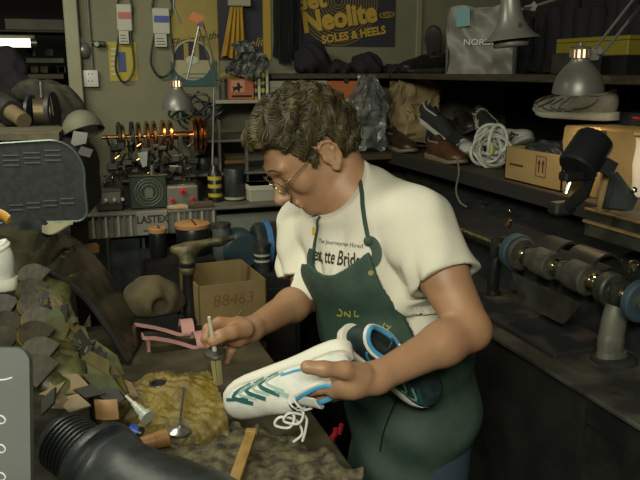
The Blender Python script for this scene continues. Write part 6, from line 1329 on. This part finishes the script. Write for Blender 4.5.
def wheel(nm, px0, px1, r_, mt, hub=True):
    ya, yb_ = ym(px0), ym(px1); w = ya-yb_
    wl = part(nm, MB().lathe([(.02, 0), (r_-.004, 0), (r_, .004), (r_, w-.004), (r_-.004, w), (.02, w)], (XM, ya, zc), (0, -1, 0), 40), mt, fm)
    if hub: part('hub', MB().lathe([(.022, 0), (.022, .006), (.016, .009), (.016, .026), (.012, .032)], (XM, yb_, zc), (0, -1, 0), 24), m_hub, wl)
wheel('blue_wheel', 513, 519, .050, m_bwheel); wheel('wheel_rim', 519.5, 523, .044, m_roll)
wheel('roller', 537, 554, .036, m_roll); wheel('roller', 572, 592, .037, m_roll); wheel('disc_wheel', 608, 618, .040, m_finl); wheel('blue_wheel', 640, 648, .046, m_bwheel)
for px0, px1, r_ in ((532, 552, .046), (562, 590, .048)):
    ya, yb_ = ym(px0), ym(px1); m = MB(); 
    m = MB().sheet(16, 2, lambda u, v: Vector((XM+.050+r_*math.cos(PI*(.05+.85*u)), ya+(yb_-ya)*v, zc+.012+r_*math.sin(PI*(.05+.85*u)))), .006); part('hood', m, m_fin, fm)
for px in (531, 565, 605): y = ym(px); part('bearing', MB().box((XM, y, zc), (.05, .024, .05), bev=.008), m_finl, fm)
part('black_slab', MB().span((1.0, ym(606), ztray-.004), (1.6, 2.8, ztray+.012), .004), MATS['cowl_black'] if 'cowl_black' in MATS else M('cowl_black', (.007, .008, .009), .8, col2=(.016, .019, .020), scale=25, contrast=(.5, .7)), fm)  # near-black slab over the tray beneath the shaft
# pillars
def pillar(px, w, rr=.030):
    y = ym(px); P = [Vector((XM+.0, y, zc-.03)), Vector((XM-.008, y, zc-.06)), Vector((XM-.012, y, zc-.10)), Vector((XM-.010, y, ztray+.02)), Vector((XM, y, ztray+.0))]
    return P, y
for px in (498, 623):
    P, y = pillar(px, .03); pl = part('pillar', MB().tube(catmull(P, 6), [.017 if px < 550 else .030]*12+[.018 if px < 550 else .032]*6+[.022 if px < 550 else .036]*7, 14, flat=.8), m_blk2 if px < 550 else M('pale_casting', (.15, .155, .125), .5, .3, col2=(.09, .095, .075), scale=30, stretch=(1, 1, .3)), fm); part('pillar_foot', MB().lathe([(.050, 0), (.050, .008), (.040, .014)], (XM, y, ztray), n=24), m_finl, pl); part('oil_cup', MB().lathe([(.010, 0), (.012, .010), (.012, .022), (.006, .026)], (XM+.01, y-.02, zc+.052), n=14), m_hub, pl); part('yoke', MB().box((XM, y, zc-.005), (.05, .024, .06), bev=.010, seg=2), m_fin, pl)
part('rear_cowl', MB().prism([(0, 0), (.7, 0), (.7, .14), (.35, .20), (0, .11)], (XM+.075, 2.5, ztray), (1, 0, 0), (0, 0, 1), (0, -1, 0), 1.9), M('cowl_black', (.007, .008, .009), .8, col2=(.016, .019, .020), scale=25, contrast=(.5, .7)), fm)
part('guard_plate', MB().prism([(0, 0), (.28, 0), (.22, -.07), (.05, -.07)], (XM-.035, ym(523), zc-.045), (0, -1, 0), (0, 0, 1), (1, 0, 0), .006), m_finl, fm)
part('lever', MB().tube([(XM+.08, ym(632), zc+.05), (XM+.06, ym(640), zc+.062), (XM+.04, ym(652), zc+.058)], .006, 8), m_brass, fm)
part('end_knob', MB().lathe([(.010, 0), (.030, .006), (.030, .02), (.012, .03)], (XM, 2.45, zc), (0, -1, 0), 8), m_dsteel, fm); part('end_spider', MB().lathe([(.045, 0), (.050, .01), (.048, .03), (.02, .04)], (XM, 2.47, zc), (0, -1, 0), 10), m_fin, fm)
rn = random.Random(17)
for i in range(16):
    a = at(rn.uniform(452, 540), rn.uniform(208, 236), 2.35+rn.uniform(0, .3)); nm = ['hose', 'bracket', 'knob', 'rod'][i % 4]
    if i % 4 == 0: part(nm, MB().tube([a, a+Vector((.03, -.02, .05)), a+Vector((.08, -.04, .04))], .010, 8), m_fin, fm)
    elif i % 4 == 1: part(nm, MB().box(a, (.05, .03, .04), rz=.4, bev=.004), m_fin, fm)
    elif i % 4 == 2: part(nm, MB().ell(a, (.008, .008, .008), n=8, m=6), m_hub, fm)
    else: part(nm, MB().cyl(a, a+Vector((.08, -.06, -.02)), .007, n=8), m_finl, fm)
part('upper_body', MB().span((1.42, .6, ztray+.10), (1.95, 2.9, zl-.08), .02), m_fin, fm)
# beam above the shaft
t = thing('steel_channel', onx(610, 225, 1.25), 'grey-green steel channel beam at right with lit orange edges', 'beam')
q0 = onx(584, 228, 1.25); zt_ = onx(640, 222, 1.25).z; zb_ = onx(600, 240, 1.25).z
part('channel', MB().span((1.25, .55, zb_), (1.262, q0.y, zt_), .002), m_finl, t); part('top_flange', MB().span((1.25, .55, zt_-.008), (1.345, q0.y, zt_), .002), m_finl, t); part('rib', MB().span((1.243, .55, zb_+.035), (1.25, q0.y, zb_+.042)), M('orange_highlight', (.30, .20, .08), .5, .3), t); part('edge_highlight', MB().span((1.246, .55, zt_-.004), (1.252, q0.y, zt_+.001)), MATS['orange_highlight'], t)  # rib and top edge strips: orange lamp highlights painted in as colour
part('hanger', MB().span((1.30, q0.y-.05, zb_), (1.345, q0.y-.02, zl-.045)), m_fin, t); part('hanger', MB().span((1.30, .7, zb_), (1.345, .73, zl-.045)), m_fin, t)
# black canister spotlight
ca_ = at(594, 142, 1.62); cb3 = at(574, 172, 1.60); axc = (cb3-ca_).normalized(); t = thing('canister_lamp', cb3, 'black cylindrical canister on a tilted arm, in front of the white box', 'canister')
part('can', MB().lathe([(.030, -.012), (.042, -.006), (.044, 0), (.044, .075), (.040, .080), (.012, .082)], ca_, axc, 36), m_blk2, t); part('clip', MB().tube([ca_+Rr*-.03-axc*.012, ca_+Rr*-.03-axc*.026, ca_+Rr*.012-axc*.030, ca_+Rr*.02-axc*.014], .0035, 6), M('bronze_clip', (.25, .16, .06), .4, .7), t)
part('base_block', MB().box(cb3+axc*.012, (.05, .03, .02), bev=.004), m_blk2, t); part('side_plate', MB().prism([(0, 0), (.04, -.02), (.055, .01), (.02, .03)], at(594, 168, 1.60), Rr, Uv, Fv, .01), m_blk2, t)
part('arm', MB().tube([at(590, 176, 1.62), at(585, 192, 1.64), at(568, 206, 1.70)], .016, 10, flat=.6), m_blk2, t); part('chrome_bolt', MB().tube([at(570, 182, 1.6), at(566, 194, 1.6)], [.007, .005], 10), m_steel, t); part('bolt_head', MB().ell(at(571, 180, 1.6), (.009, .009, .007)), m_hub, t); part('foot', MB().box(at(562, 208, 1.72), (.06, .04, .03), bev=.006), m_fin, t)
t = thing('wooden_stake', onx(604, 205, 1.30), 'lit tan wooden stake standing between the canister and black wedge', 'stake'); part('stake', MB().prism([(-.012, 0), (.016, 0), (.010, .10), (-.004, .10)], at(603, 212, 1.68), Rr, Zz, Fv, .012), MATS['lit_wood'], t)
t = thing('black_wedge', onx(620, 205, 1.30), 'black triangular wedge bracket under the white box at right', 'bracket'); part('wedge', MB().prism([(-.012, -.04), (.04, -.045), (.05, -.02), (.0, .04)], at(616, 190, 1.56), Rr, Zz, Fv, .04), m_blk, t); part('bolt', MB().ell(at(634, 190, 1.55), (.007, .007, .007)), m_hub, t)
t = thing('card_wedge', onx(570, 190, 1.38), 'tan cardboard flap leaning under the black canister', 'cardboard'); part('flap', MB().prism([(0, 0), (.05, .05), (.08, .04), (.03, -.02)], at(563, 192, 1.72), Rr, Zz, Fv, .004), m_card2, t)
# cable hanging at the shelf edge
t = thing('hanging_cable', at(457, 175, 2.6), 'thin pale cable hanging from the lower shelf edge behind his shoulder', 'cable'); part('cable', MB().tube(catmull([at(457, 158, 2.6), at(459, 172, 2.58), at(456, 190, 2.58), at(460, 202, 2.58), at(467, 207, 2.56)], 5), .0035, 6), m_steelp, t)
# dark box at the floor with red plug, behind the man
0 and single('dark_bin', MB().span((bx1+.03, 1.95, 0), (bx1+.33, 2.3, .70), .01), m_dsh, 'dark bin on the floor between the workbench and the machine', 'bin')
c0 = at(337, 437, 1.75); t = thing('red_handled_pliers', c0, 'bright red tool handles glimpsed below the shoe beside the bench', 'pliers'); part('handle', MB().tube([at(330, 440, 1.75), at(335, 434, 1.75), at(336, 428, 1.75)], .007, 8), m_rk, t); part('handle', MB().tube([at(339, 434, 1.75), at(341, 428, 1.75), at(342, 424, 1.75)], .006, 8), m_rk, t); part('jaw', MB().cyl(at(333, 441, 1.76), at(338, 452, 1.78), .006, n=8), m_dsteel, t)
single('tool_crate', MB().span((bx1+.005, c0.y-.02, 0), (bx1+.10, c0.y+.2, c0.z-.045), .01), m_dsh, 'dark crate holding the red-handled pliers beside the workbench', 'crate')
